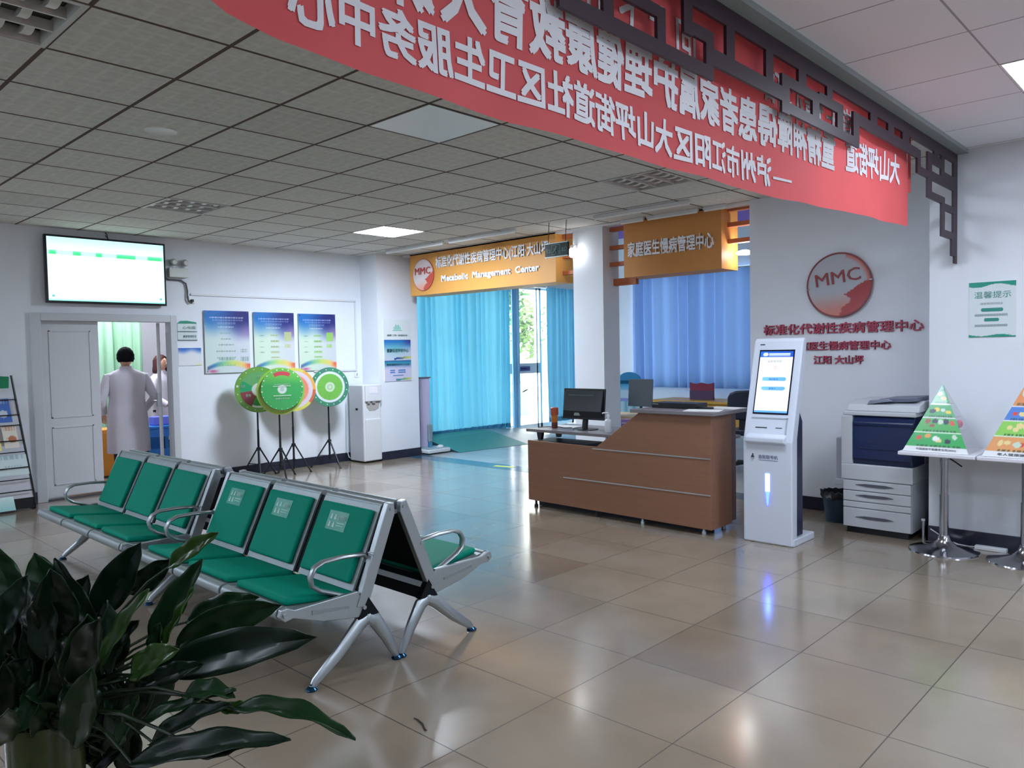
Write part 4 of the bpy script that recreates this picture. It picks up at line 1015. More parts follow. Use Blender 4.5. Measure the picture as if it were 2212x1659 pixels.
def pyramid_table(cy, bands, seed, tl, pl, letters):
    cx = 6.285
    t = thing('display_table', tl, 'table', (cx, cy, 0), 'chrome pedestal display tables')
    MB().box(6.045, 6.53, cy-0.25, cy+0.25, 0.722, 0.750).build('tabletop', table_w, t, bevel=0.006)
    MB().lathe([(0.235, 0.0), (0.232, 0.010), (0.16, 0.022), (0.085, 0.045), (0.045, 0.085), (0.034, 0.12)], (cx, cy, 0), 40).build('pedestal_base', chrome, t)
    MB().tube([(cx, cy, 0.10), (cx, cy, 0.42)], 0.031, 24).build('column', chrome, t)
    MB().tube([(cx, cy, 0.42), (cx, cy, 0.722)], 0.026, 24).build('gas_lift', chrome, t)
    MB().tube([(cx-0.02, cy-0.03, 0.70), (cx-0.05, cy-0.09, 0.67), (cx-0.06, cy-0.13, 0.645)], 0.005, 6).build('lift_lever', dark_m, t)
    p = thing('food_pyramid', pl, 'display model', (cx-0.005, cy, 0.75))
    x0, x1, y0, y1, za, zb = 6.075, 6.485, cy-0.205, cy+0.225, 0.752, 1.238
    ax, ay = cx-0.0, cy+0.01
    f = band_print(seed, bands, None)
    def face(A, B, nm, matl, fn):
        mb = MB(); vs = []; cs = []; NU, NV = 48, 70
        for j in range(NV+1):
            for i in range(NU+1):
                u, v = i/NU, j/NV
                q = A.lerp(B, u).lerp(Vector((ax, ay, zb)), v); vs.append(q); cs.append(rgb(*fn(u, v)))
        mb.add(vs, [(j*(NU+1)+i, j*(NU+1)+i+1, (j+1)*(NU+1)+i+1, (j+1)*(NU+1)+i) for j in range(NV) for i in range(NU)], cs)
        return mb.build(nm, matl, p, color=True)
    pm = art_mat('pyramid_print', 0.3, coat=0.3)
    face(Vector((x0, y1, za)), Vector((x0, y0, za)), 'printed_face', pm, f)
    face(Vector((x1, y1, za)), Vector((x0, y1, za)), 'printed_face', pm, f)
    MB().add([(x0, y0, za), (x1, y0, za), (ax, ay, zb)], [(0,1,2)]).build('clear_face', acr, p)
    MB().add([(x1, y0, za), (x1, y1, za), (ax, ay, zb)], [(0,1,2)]).build('clear_face', acr, p)
    MB().box(x0+0.01, x1-0.01, y0+0.01, y1-0.01, 0.7505, 0.756).build('base_board', table_w, p)
    rnd = random.Random(seed+1)
    for k, v in enumerate((0.29, 0.50, 0.70)):
        w = (1-v)
        MB().box(ax-(ax-x0)*w+0.006, ax+(x1-ax)*w-0.006, ay-(ay-y0)*w+0.006, ay+(y1-ay)*w-0.006, za+(zb-za)*v, za+(zb-za)*v+0.003).build('shelf', acr, p)
    MB().ell((ax-0.03, y0+0.10, za+0.05+0.486*0.29+0.008), 0.035, 0.022, 0.030).build('model_fruit', mat('fruit_rose', (206,120,140), 0.4), p)
    # printed caption on the white band
    s_ = Vector((ax, ay, zb))-Vector((x0, (y0+y1)/2, za)); up_ = Vector((s_.x, 0, s_.z)).normalized()
    text('caption', letters, mat('caption_grey', (110,112,122), 0.5), Vector((x0-0.0015, y1-0.09, za))+up_*0.012, YM, up_, 0.26, 0.020, p, thick=0.001)
pyramid_table(1.585, greenb, 3, 'chrome pedestal table with white square top carrying the green pyramid', 'green printed food pyramid with one clear side, on the left pedestal table', '中国居民平衡膳食宝塔(2022)')
pyramid_table(1.075, mixb, 9, 'chrome pedestal table at the right picture edge carrying the orange and blue pyramid', 'orange, green and blue food pyramid cut off by the right picture edge', '老人健康膳食宝塔')
t = thing('power_strip', 'white power strip with its cord on the floor against the right wall', 'power strip', (6.49, 1.22, 0))
MB().box(6.475, 6.53, 1.225, 1.43, 0.0, 0.028).build('body', white_p, t, bevel=0.005)
MB().tube([(6.50, 1.43, 0.012), (6.515, 1.48, 0.006), (6.53, 1.55, 0.006), (6.515, 1.62, 0.03), (6.52, 1.74, 0.10)], 0.005, 6).build('cord', white_p, t)
t = thing('corner_pipe', 'short white pipe stub standing in the corner of the right wall baseboard', 'pipe', (6.525, 1.775, 0))
MB().tube([(6.52, 1.79, 0.0), (6.52, 1.79, 0.155)], 0.010, 10).build('pipe', silver, t)
MB().tube([(6.52, 1.79, 0.155), (6.52, 1.79, 0.17)], 0.014, 10).build('cap', white_p, t)
# ================================================================ BACK WALL
# wall screen
t = thing('wall_television', 'large lit wall screen with a white and green queue page above the door', 'television', (3.24, TVY-0.05, 2.16))
MB().box(2.60, 3.875, TVY-0.085, TVY-0.035, 2.155, 2.89).build('bezel', mat('tv_bezel', (20,26,34), 0.25), t, bevel=0.004)
def tvf(u, v):
    c = mixc((240,255,255), (180,248,246), smooth(0.80, 1.0, v)*0.7+smooth(0.97, 1.0, u)*0.4)
    c = mixc(c, (214,236,255), smooth(0.03, 0.0, u)*0.7)
    if 0.725 < v < 0.80:
        g = mixc((120,240,190), (60,224,140), smooth(0.80, 0.73, v))
        c = mixc(c, (190,250,226), 0.8)
        for (a, b) in ((0.02, 0.075), (0.20, 0.27), (0.39, 0.45), (0.57, 0.735), (0.855, 0.985)):
            if a < u < b: c = g
        if v < 0.733: c = (140,200,196)
    if 0.17 < v < 0.176 or 0.095 < v < 0.10: c = (150,214,220)
    if v < 0.035: c = mixc((130,240,220), c, v/0.035)
    if 0.055 < v < 0.085 and (0.03 < u < 0.05 or 0.955 < u < 0.972): c = (80,190,190)
    return c
art('screen', tvf, (2.622, TVY-0.0862, 2.18), XR, ZU, 1.232, 0.688, 90, 60, art_mat('tv_screen', 0.2, emit=0.46), t)
MB().box(3.20, 3.30, TVY-0.035, TVY, 2.45, 2.65).build('wall_bracket', dark_m, t)
MB().tube([(3.26, TVY-0.03, 2.89), (3.26, TVY-0.012, 2.95), (3.24, TVY-0.012, CZ-0.003)], 0.005, 6).tube([(3.275, TVY-0.03, 2.89), (3.24, TVY-0.01, 2.94)], 0.004, 6).build('cable', dark_m, t)
# emergency twin light
t = thing('emergency_light', 'white twin-headed emergency light beside the wall screen', 'emergency light', (4.05, TVY-0.04, 2.5))
MB().box(3.925, 4.16, TVY-0.07, TVY, 2.505, 2.62).build('battery_box', mat('em_box', (206,212,208), 0.4), t, bevel=0.008)
for (x_) in (3.985, 4.125):
    MB().tube([(x_, TVY-0.035, 2.62), (x_, TVY-0.035, 2.645)], 0.012, 8).build('neck', white_p, t)
    lh = MB().ell((x_, TVY-0.045, 2.685), 0.043, 0.035, 0.043).build('lamp_head', mat('lamp_head_smoke', (170,178,172), 0.2, 0.3), t)
    MB().tube([(x_, TVY-0.088, 2.683), (x_, TVY-0.078, 2.683)], 0.026, 14).build('lens', mat('lens_clear', (226,228,226), 0.1), lh)
o = MB().tube([(3.88, TVY-0.02, 2.50), (3.93, TVY-0.02, 2.478), (4.08, TVY-0.02, 2.475), (4.14, TVY-0.02, 2.44), (4.155, TVY-0.02, 2.35), (4.15, TVY-0.025, 2.27), (4.165, TVY-0.03, 2.225), (4.195, TVY-0.04, 2.205), (4.215, TVY-0.04, 2.225), (4.21, TVY-0.04, 2.245)], 0.010, 8).build('cable', mat('grey_cable', (84,88,90), 0.5), loc=(4.05, TVY-0.02, 2.3))
tag(o, 'looping dark grey cable from the wall screen to the socket right of it', 'cable')
t = thing('wall_socket', 'small white wall socket at the end of the looping cable', 'socket', (4.205, TVY, 2.24))
MB().box(4.17, 4.25, TVY-0.02, TVY, 2.20, 2.29).build('plate', white_p, t, bevel=0.004)
MB().box(4.19, 4.225, TVY-0.045, TVY-0.02, 2.215, 2.25).build('plug', black_p, t, bevel=0.006)
t = thing('wall_switch', 'small white wall switch at the lower end of the thin conduit', 'switch', (6.61, TVY, 1.25))
MB().box(6.575, 6.65, TVY-0.015, TVY, 1.205, 1.285).build('plate', white_p, t, bevel=0.004)
MB().box(6.60, 6.625, TVY-0.019, TVY-0.015, 1.225, 1.265).build('rocker', mat('rocker', (176,180,182), 0.4), t)

# posters
poster_m = art_mat('poster_print', 0.22, coat=0.4)
def poster_fn(lines, side, greenish):
    def f(u, v):
        top = mixc((44,116,190), (48,52,120), smooth(0.25, 0.9, u+0.1*sin(v*9)))
        k = smooth(0.50, 0.90, v+0.10*(u-0.5)+0.03*sin(u*11))
        pale = mixc((208,212,222), (204,222,216), smooth(0.9, 0.1, u)) if not greenish else mixc((206,212,216), (208,226,206), smooth(0.9, 0.2, u))
        c = mixc(pale, top, k)
        c = mixc(c, (140,104,176), 0.55*exp(-((u-1.0)/0.22)**2-((v-0.66)/0.10)**2))
        # rainbow brush at the bottom
        yc = 0.045+0.115*sin(pi*min(1, max(0, u*0.92+0.02)))**0.8
        th = 0.040+0.03*u
        d_ = (v-yc)/th
        if -1 < d_ < 1 and (u > 0.03):
            hue = [(70,70,130), (40,120,180), (120,200,130), (200,220,90), (244,208,90), (240,120,80)]
            q = u*4.99; i = int(q); cc = mixc(hue[i], hue[i+1], q-i)
            c = mixc(c, cc, (1-d_*d_)*0.8)
        if u > 0.86 and 0.02 < v < 0.14: c = mixc(c, (236,110,80), smooth(0.86, 0.98, u)*smooth(0.02, 0.12, v))
        c = mixc(c, (190,60,130), 0.8*exp(-((u-0.16)/0.10)**2-((v-0.03)/0.025)**2))
        for (a, b, p, q, col, al) in lines:
            if a <= u <= b and p <= v <= q:
                if al < 0: 
                    if int(u*110) % 4 == 0: continue
                c = mixc(c, col, abs(al))
        return c
    return f
def common(titlecol=(196,206,232)):
    L = [(0.12, 0.88, 0.885, 0.905, titlecol, -0.75), (0.17, 0.85, 0.835, 0.86, titlecol, -0.45), (0.27, 0.70, 0.79, 0.815, titlecol, -0.35), (0.28, 0.64, 0.735, 0.745, (230,236,240), -0.8)]
    return L
def posters():
    G, Y = (132,160,150), (200,214,140)
    A = common()+[(0.33, 0.58, 0.63, 0.65, G, -0.6), (0.36, 0.58, 0.535, 0.555, G, -0.8), (0.28, 0.64, 0.44, 0.46, G, -0.8), (0.25, 0.68, 0.335, 0.36, G, -0.8), (0.26, 0.68, 0.235, 0.26, G, -0.8), (0.30, 0.64, 0.205, 0.23, G, -0.8), (0.78, 0.94, 0.355, 0.375, G, -0.8), (0.78, 0.94, 0.325, 0.345, G, -0.8), (0.78, 0.96, 0.18, 0.26, G, -0.7), (0.24, 0.66, 0.105, 0.125, (120,170,110), -0.6)]
    def B(boxc, k):
        L = common((170,186,226))+[(0.74, 0.92, 0.52, 0.67, boxc, 0.9), (0.74, 0.90, 0.40, 0.46, boxc, -0.8)]
        for i, v in enumerate((0.61, 0.51, 0.415, 0.325, 0.235)):
            L += [(0.40, 0.62, v-0.016, v+0.022, boxc, 0.55), (0.41, 0.61, v+0.0, v+0.014, (120,140,110), -0.6)]
            if i < 4: L += [(0.13, 0.24, v-0.006, v+0.010, (130,150,130), -0.7)]
        return L
    spec = [(4.35, 4.945, 1.335, 2.12, A, False, 'poster', 'tall blue and white flow chart poster, leftmost of the three, one centre column of text'),
            (5.01, 5.60, 1.33, 2.115, B((186,196,140), 0), True, 'poster', 'middle blue and white chart poster with a dull olive box, above the green wheels'),
            (5.668, 6.26, 1.325, 2.11, B((150,206,96), 1), True, 'poster', 'right chart poster with a bright green box, above the dark rimmed wheel')]
    for (x0, x1, z0, z1, L, g, nm, lab) in spec:
        t = thing('wall_poster', lab, 'poster', ((x0+x1)/2, TVY, z0), 'flow chart posters on the back wall')
        MB().box(x0, x1, TVY-0.022, TVY-0.012, z0, z1).build('backing_board', mat('poster_edge', (190,194,200), 0.4), t)
        art('print', poster_fn(L, 0, g), (x0, TVY-0.0225, z0), XR, ZU, x1-x0, z1-z0, 72, 96, poster_m, t)
        for (a, b) in ((x0+0.022, z0+0.022), (x1-0.022, z0+0.022), (x0+0.022, z1-0.022), (x1-0.022, z1-0.022)):
            MB().tube([(a, TVY, b), (a, TVY-0.028, b)], 0.007, 10).build('standoff_pin', chrome, t)
posters()
sign_g = mat('green_print', (30,140,110), 0.4)
# door plate sign
t = thing('door_plate', 'white three-tier door plate with a green arched top right of the door frame', 'sign', (4.14, TVY, 1.75))
MB().prism([(4.022, 1.955), (4.26, 1.955), (4.25, 1.972), (4.20, 1.978), (4.14, 1.988), (4.06, 1.984)], 'y', TVY-0.014, TVY).build('green_top', sign_g, t)
MB().box(4.022, 4.262, TVY-0.012, TVY, 1.86, 1.952).build('plate', mat('plate_pale', (206,218,218), 0.35), t)
MB().box(4.022, 4.262, TVY-0.012, TVY, 1.755, 1.848).build('plate', mat('plate_pale', (206,218,218), 0.35), t)
MB().box(4.022, 4.262, TVY-0.015, TVY, 1.852, 1.857).box(4.022, 4.262, TVY-0.015, TVY, 1.748, 1.754).build('plate_rail', mat('rail_grey', (90,106,112), 0.4), t)
text('lettering', '心电图', mat('plate_text', (96,130,134), 0.5), (4.08, TVY-0.0125, 1.885), XR, ZU, 0.16, 0.036, t)
text('lettering', '健康管理科室', mat('plate_text', (96,130,134), 0.5), (4.085, TVY-0.0125, 1.78), XR, ZU, 0.165, 0.032, t)
# small card with four codes left plain
t = thing('wall_notice', 'small blue topped white card under the door plate', 'notice', (4.16, TVY, 1.44))
def cardf(u, v):
    c = mixc((226,230,234), (70,120,200), smooth(0.62, 1.0, v+0.06*sin(u*8)))
    c = mixc(c, (226,226,120), 0.7*exp(-((u-0.9)/0.14)**2-((v-0.04)/0.06)**2))
    return c
MB().box(4.021, 4.306, TVY-0.008, TVY, 1.44, 1.655).build('backing_board', paper, t)
art('print', cardf, (4.021, TVY-0.0085, 1.44), XR, ZU, 0.285, 0.215, 30, 24, poster_m, t)

# pillar notices
t = thing('pillar_notice', 'white square notice with a pale green city emblem, topmost on the pillar', 'notice', (7.06, 9.0, 1.74), 'notices on the pillar')
MB().box(6.81, 7.31, 8.992, 9.0, 1.742, 2.036).build('card', mat('notice_white', (222,228,230), 0.4), t)
pg = mat('pale_green_print', (120,196,176), 0.5)
mb = MB()
for k in range(5): mb.box(7.00+k*0.026, 7.016+k*0.026, 8.9905, 8.992, 1.885, 1.93+0.03*(k % 2)+0.02*(k == 2))
mb.box(6.975, 7.15, 8.9905, 8.992, 1.87, 1.88); mb.build('city_emblem', pg, t)
text('lettering', '健康江阳  幸福你我', pg, (6.87, 8.991, 1.79), XR, ZU, 0.38, 0.028, t, thick=0.001)
def nb1(u, v):
    c = mixc((196,206,222), (40,110,190), smooth(0.35, 1.0, v)); c = mixc(c, (60,60,140), smooth(0.6, 1.0, u)*smooth(0.6, 1.0, v))
    c = mixc(c, (70,190,180), 0.5*exp(-((u-0.4)/0.4)**2-((v-0.6)/0.3)**2))
    y_ = 0.03+0.12*u
    if abs(v-y_) < 0.05 and u > 0.35: c = mixc((40,80,150), (210,210,90), smooth(0.4, 1, u))
    return c
def nb2(u, v):
    c = mixc((206,204,226), (36,90,160), smooth(0.55, 1.0, v)); c = mixc(c, (70,190,180), 0.5*exp(-((v-0.88)/0.1)**2))
    y_ = 0.02+0.10*u
    if abs(v-y_) < 0.045 and u > 0.4: c = mixc((60,140,140), (214,206,90), smooth(0.5, 1, u))
    return c
for (z0, z1, fn_, lab, body) in ((1.44, 1.738, nb1, 'blue notice with green lettering, middle of the three on the pillar', '健康促进学校中心'), (1.135, 1.436, nb2, 'blue topped lilac notice, lowest of the three on the pillar', '居民健康服务中心公示')):
    t = thing('pillar_notice', lab, 'notice', (7.06, 9.0, z0), 'notices on the pillar')
    MB().box(6.815, 7.305, 8.991, 9.0, z0, z1).build('card', paper, t)
    art('print', fn_, (6.815, 8.9905, z0), XR, ZU, 0.49, z1-z0, 40, 30, poster_m, t)
    if z0 > 1.2:
        text('lettering', body, mat('print_teal', (20,130,120), 0.4), (6.86, 8.990, z0+0.115), XR, ZU, 0.40, 0.055, t, thick=0.001, bold=0.03)
    else:
        text('lettering', body, mat('print_teal', (20,130,120), 0.4), (6.85, 8.990, z0+0.225), XR, ZU, 0.42, 0.035, t, thick=0.001)
        bars_mb(MB(), [(0.2, 0.38, 0.50, 0.56), (0.5, 0.78, 0.50, 0.56), (0.2, 0.38, 0.40, 0.46), (0.5, 0.78, 0.40, 0.46), (0.3, 0.7, 0.26, 0.30)], (6.815, 8.990, z0), XR, ZU, 0.49, 0.3).build('text_lines', mat('print_blue', (90,130,190), 0.4), t)
# notice on the right wall
t = thing('wall_notice', 'white and green Chinese reminder notice on the right wall above the pyramids', 'notice', (RWX, 1.34, 1.57))
def rwf(u, v):
    c = (216,226,228)
    if v > 0.93-0.03*sin(u*7+0.4): c = (40,150,130)
    if v < 0.035+0.018*sin(u*8+2.5): c = (40,150,130)
    return c
MB().box(RWX-0.006, RWX, 1.19, 1.49, 1.575, 1.98).build('sheet', paper, t)
art('print', rwf, (RWX-0.0065, 1.49, 1.575), YM, ZU, 0.30, 0.405, 40, 110, poster_m, t)
gp = mat('notice_teal', (56,140,128), 0.5)
text('heading', '温馨提示', gp, (RWX-0.007, 1.455, 1.86), YM, ZU, 0.235, 0.050, t, thick=0.001, bold=0.0)
MB().prism([(1.405, 1.762), (1.275, 1.762), (1.268, 1.775), (1.275, 1.788), (1.405, 1.788), (1.412, 1.775)], 'x', RWX-0.008, RWX-0.0066).prism([(1.385, 1.690), (1.30, 1.690), (1.294, 1.702), (1.30, 1.714), (1.385, 1.714), (1.392, 1.702)], 'x', RWX-0.008, RWX-0.0066).build('text_pill', gp, t)
gy = mat('notice_grey', (140,158,160), 0.5)
text('lettering', '请家属陪同就诊', gy, (RWX-0.007, 1.415, 1.812), YM, ZU, 0.145, 0.017, t, thick=0.001, bold=0)
bars_mb(MB(), [(k/22, k/22+0.032, a, b) for (a, b) in ((0.38, 0.42), (0.19, 0.23)) for k in range(22)], (RWX-0.007, 1.45, 1.575), YM, ZU, 0.21, 0.405).build('text_lines', gy, t)

# ================================================================ WHEELS ON TRIPODS
GRN = (74,170,84)
def wheel_fn(kind):
    def f(r, a):   # r 0..1, a degrees, 0 right, ccw
        a %= 360
        if kind == 1:
            if r > 0.80: return (110,164,70) if r < 0.97 else (96,150,60)
            if r < 0.27: return (206,214,206) if r > 0.14 or r < 0.10 else (150,178,160)
            if 38 < a < 150: return (104,168,106)
            if 150 <= a < 186: return (40,160,104)
            if 186 <= a < 248: return (136,66,72)
            if 248 <= a < 300: return (226,230,226) if r > 0.72 else (48,156,70)
            return (70,160,90)
        if kind == 3:
            if r > 0.86: return (228,168,80) if a < 60 else ((204,104,72) if (a > 318 or a < 6) else (214,206,92))
            if r > 0.74: return (214,202,214)
            if r > 0.66: return (222,190,200)
            return (226,140,112) if a > 340 or a < 140 else (222,150,120)
        if kind == 4:
            if r > 0.80: return (64,138,104) if int(a/30) % 3 else (70,128,112)
            if r > 0.66: return (214,222,226)
            if r < 0.24: return (190,214,180) if r > 0.12 or r < 0.08 else (140,176,140)
            return (126,190,88) if (a % 12 < 2.2 and r > 0.34 and a > 120) else (112,180,78)
        return (150,184,70)
    return f
def disc(c, r, th, fn, ax, nm, m, par, thick=0.010, NU=26, NV=120):
    """disc facing -Y turned by th; colours by polar function"""
    mb = MB(); vs = []; cs = []
    R = Vector((cos(th), sin(th), 0)); N = Vector((sin(th), -cos(th), 0)); C = Vector(c)
    for i in range(NU+1):
        for k in range(NV):
            u, a = i/NU, 2*pi*k/NV
            vs.append(C+R*(r*u*cos(a))+Vector((0, 0, r*u*sin(a)))); cs.append(rgb(*fn(u, math.degrees(a))))
    mb.add(vs, [(i*NV+k, i*NV+(k+1) % NV, (i+1)*NV+(k+1) % NV, (i+1)*NV+k) for i in range(NU) for k in range(NV)], cs)
    o = mb.build(nm, m, par, color=True)
    md = o.modifiers.new('solid', 'SOLIDIFY'); md.thickness = thick; md.offset = 0.0
    return R, N, C
wheel_m = art_mat('wheel_print', 0.3, coat=0.3)
def tripod_wheel(kind, px, py, zc, r, th, label, base_rot, legr=0.26):
    t = thing('spinning_wheel', label, 'wheel', (px, py, 0), 'health quiz wheels on black tripods')
    c = (px-0.0, py-0.05, zc)
    if kind == 2:
        def ring(u, a): 
            return (150,180,64) if a % 360 > 150 and a % 360 < 320 else ((120,186,80) if a % 360 < 60 else (140,190,70))
        R, N, C = disc(c, r, th, ring, 0, 'back_disc', wheel_m, t)
        def front(u, a):
            a %= 360
            x_, y_ = u*cos(radians(a)), u*sin(radians(a))
            if 0.68 < u < 0.86 and 62 < a < 118: return (196,70,80)
            if u < 0.21: return (206,214,208) if u > 0.1 else (170,190,176)
            return mixc((60,160,84), (104,184,80), smooth(0.1, 0.75, y_))
        cf = (c[0]+N.x*0.03+0.012*R.x, c[1]+N.y*0.03+0.012*R.y, c[2]+0.024)
        disc(cf, r*0.88, th, front, 0, 'front_disc', wheel_m, t)
        wt_ = mat('wheel_text', (206,226,206), 0.5)
        for (w_, z_, h_, b_) in ((0.20, 0.055, 0.014, '点击转盘了解健康知识'), (0.22, 0.035, 0.010, None), (0.22, -0.085, 0.012, None), (0.17, -0.125, 0.020, '健康生活方式')):
            o_ = Vector(cf)-R*(w_/2)+Vector((0, 0, z_))+N*0.009
            if b_: text('lettering', b_, wt_, o_, R, ZU, w_, h_, t, thick=0.001)
            else: bars_mb(MB(), [(k/18, k/18+0.04, 0, 1) for k in range(18)], o_, R, ZU, w_, h_).build('text_lines', wt_, t)
        mb = MB()
        for k in range(22):
            a = 2*pi*k/22+0.1
            q = Vector(cf)+R*(r*0.84*cos(a))+Vector((0, 0, r*0.84*sin(a)))+N*0.009
            s_ = 0.008 if k < 12 else 0.005
            mb.quad(q-R*s_-Vector((0, 0, s_)), q+R*s_-Vector((0, 0, s_)), q+R*s_+Vector((0, 0, s_)), q-R*s_+Vector((0, 0, s_)))
        mb.build('rim_marks', wt_, t)
    else:
        R, N, C = disc(c, r, th, wheel_fn(kind), 0, 'disc', wheel_m, t)
        wt_ = mat('wheel_text', (206,226,206), 0.5)
        mb = MB()
        for k in range(16):
            if kind == 3: break
            a = 2*pi*k/16+0.2
            q = C+R*(r*0.895*cos(a))+Vector((0, 0, r*0.895*sin(a)))+N*0.008; s_ = 0.007 if kind == 4 else (0.013 if k in (7, 1) else 0.006)
            mb.quad(q-R*s_-Vector((0, 0, s_)), q+R*s_-Vector((0, 0, s_)), q+R*s_+Vector((0, 0, s_)), q-R*s_+Vector((0, 0, s_)))
        if mb.v: mb.build('rim_marks', wt_, t)
        if kind == 1:
            for (b_, ax_, az_, s_) in (('高脂', -0.215, 0.03, 0.035), ('食物', -0.16, -0.09, 0.04), ('水果', -0.01, 0.145, 0.035)):
                text('lettering', b_, wt_, C+R*ax_+Vector((0, 0, az_))+N*0.008, R, ZU, s_*1.6, s_, t, thick=0.001)
    MB().tube([C-N*0.012, C-N*0.05], 0.03, 12).build('hub', dark_m, t)
    MB().tube([(px, py, 0.10), (px, py, 0.60)], 0.014, 10).build('lower_pole', dark_m, t)
    MB().tube([(px, py, 0.58), (px, py, zc)], 0.011, 10).build('upper_pole', black_p, t)
    MB().tube([(px, py, 0.335), (px, py, 0.375)], 0.028, 10).build('collar', dark_m, t)
    MB().tube([(px, py, 0.15), (px, py, 0.17)], 0.020, 10).build('collar', dark_m, t)
    for k in range(3):
        a = base_rot+k*2*pi/3
        d_ = Vector((cos(a), sin(a), 0)); P = Vector((px, py, 0))
        lo = MB().tube([P+d_*0.022+Vector((0, 0, 0.355)), P+d_*legr+Vector((0, 0, 0.012))], 0.010, 8).build('leg', dark_m, t)
        MB().tube([P+d_*(legr-0.006)+Vector((0, 0, 0.02)), P+d_*(legr+0.006)+Vector((0, 0, 0.0))], 0.013, 8).build('rubber_foot', black_p, lo)
        MB().tube([P+d_*0.02+Vector((0, 0, 0.16)), P+d_*(legr*0.58)+Vector((0, 0, 0.165))], 0.006, 6).build('brace', dark_m, t)
tripod_wheel(1, 4.875, 9.10, 1.115, 0.290, radians(-22), 'olive rimmed quiz wheel with a maroon and green wheel face, leftmost of the four', radians(-115), 0.24)
tripod_wheel(4, 5.925, 9.10, 1.10, 0.268, radians(-14), 'quiz wheel with a dark green rim, white ring and lime centre, rightmost of the four', radians(-90), 0.25)
tripod_wheel(3, 5.385, 9.12, 1.09, 0.285, radians(-20), 'orange and pink quiz wheel half hidden behind the solid green one', radians(-60), 0.24)
tripod_wheel(2, 5.01, 8.80, 1.095, 0.295, radians(-18), 'solid green quiz wheel with a red arc window, standing in front', radians(-105), 0.24)

# ================================================================ WATER DISPENSER
t = thing('water_dispenser', 'tall white water dispenser against the pillar', 'water dispenser', (6.56, 9.12, 0))
dw = mat('dispenser_white', (216,219,222), 0.35)
dl = mat('dispenser_grey', (186,188,196), 0.4)
MB().box(6.405, 6.705, 8.955, 9.31, 0.02, 1.105).build('body', dw, t, bevel=0.014, seg=3)
MB().box(6.400, 6.407, 8.975, 9.29, 0.03, 1.09).build('side_panel', dl, t)
MB().box(6.425, 6.705, 8.925, 8.956, 0.87, 1.105).build('head', dw, t, bevel=0.010, seg=3)
MB().box(6.425, 6.69, 8.935, 8.956, 0.03, 0.62).build('lower_door', dw, t, bevel=0.008)
MB().prism([(6.44, 0.865), (6.685, 0.865), (6.66, 0.77), (6.60, 0.735), (6.50, 0.735), (6.46, 0.78)], 'y', 8.952, 8.956).build('tap_recess', mat('recess_taupe', (168,164,160), 0.5), t)
MB().box(6.46, 6.50, 8.93, 8.955, 0.845, 0.87).box(6.54, 6.59, 8.93, 8.955, 0.845, 0.87).build('tap', mat('tap_grey', (150,152,154), 0.3), t)
MB().box(6.495, 6.625, 8.921, 8.926, 0.985, 1.07).build('display', mat('dispenser_screen', (170,172,232), 0.2, emit=0.35), t)
MB().box(6.396, 6.402, 9.09, 9.14, 0.745, 0.775).build('side_handle', black_p, t, bevel=0.004)
MB().box(6.42, 6.69, 8.97, 9.29, 0.0, 0.03).build('plinth', dark_m, t)
MB().tube([(6.39, 9.33, 0.9), (6.385, 9.35, 0.4), (6.375, 9.33, 0.25), (6.36, 9.31, 0.14), (6.38, 9.30, 0.06), (6.41, 9.31, 0.05)], 0.006, 6).build('hose', mat('hose_clear', (200,206,210), 0.2), t)

# ================================================================ BROCHURE RACK (left edge)
t = thing('brochure_rack', 'leaning black wire brochure rack with a green header at the left edge', 'brochure rack', (2.0, 9.15, 0))
RKN = Vector((0, -0.30, -1.35)); 
def rk(x, s):      # s 0 top .. 1 bottom along the sloping face
    return Vector((x+0.11*(s-0.5), 9.28-0.24*s, 1.36*(1-s)+0.05*s))
for x_ in (1.62, 2.29):
    MB().tube([rk(x_, -0.02), rk(x_, 1.0), (x_+0.055, 9.08, 0.012), (x_+0.055, 9.30, 0.012)], 0.011, 8).build('side_rail', black_p, t)
hd = MB(); pts = [(1.53, 1.255), (2.20, 1.255), (2.205, 1.375), (2.14, 1.38), (2.05, 1.41), (1.95, 1.45), (1.80, 1.45), (1.70, 1.41), (1.60, 1.38), (1.53, 1.375)]
hd.prism(pts, 'y', 9.255, 9.263).build('header_board', mat('header_green', (20,134,90), 0.4), t)
text('header_lettering', '资料领取', mat('header_text', (176,214,200), 0.5), (1.66, 9.254, 1.285), XR, ZU, 0.46, 0.075, t, thick=0.001, bold=0.012)
for k, s_ in enumerate((0.17, 0.29, 0.37, 0.49, 0.58, 0.70, 0.79, 0.88)):
    MB().tube([rk(1.62, s_)+Vector((0, -0.03, 0)), rk(2.29, s_)+Vector((0, -0.03, 0))], 0.006, 6).build('wire', black_p, t)
for s_ in (0.155, 0.375, 0.595, 0.80):
    a, b = rk(1.63, s_), rk(2.28, s_); c, d_ = rk(2.28, s_+0.15), rk(1.63, s_+0.15)
    MB().quad(a, b, c, d_).build('back_plate', mat('rack_plate', (196,198,204), 0.4), t)
MB().box(1.66, 2.34, 9.05, 9.07, 0.02, 0.13).build('base_bar', black_p, t)
def brochure(x0, x1, s0, s1, fn_, lab):
    mb = MB(); a = rk(x0, s1)+Vector((0, -0.022, 0)); b = rk(x1, s1)+Vector((0, -0.022, 0)); c = rk(x0, s0)+Vector((0, -0.018, 0))
    up = c-a; r_ = b-a
    t2_ = thing('brochure', lab, 'brochure', tuple(a), 'brochures on the wire rack')
    o_ = art('cover', fn_, a, r_, up.normalized(), r_.length, up.length, 20, 26, art_mat('brochure_print', 0.4), t2_)
    md = o_.modifiers.new('solid', 'SOLIDIFY'); md.thickness = 0.006; md.offset = -1
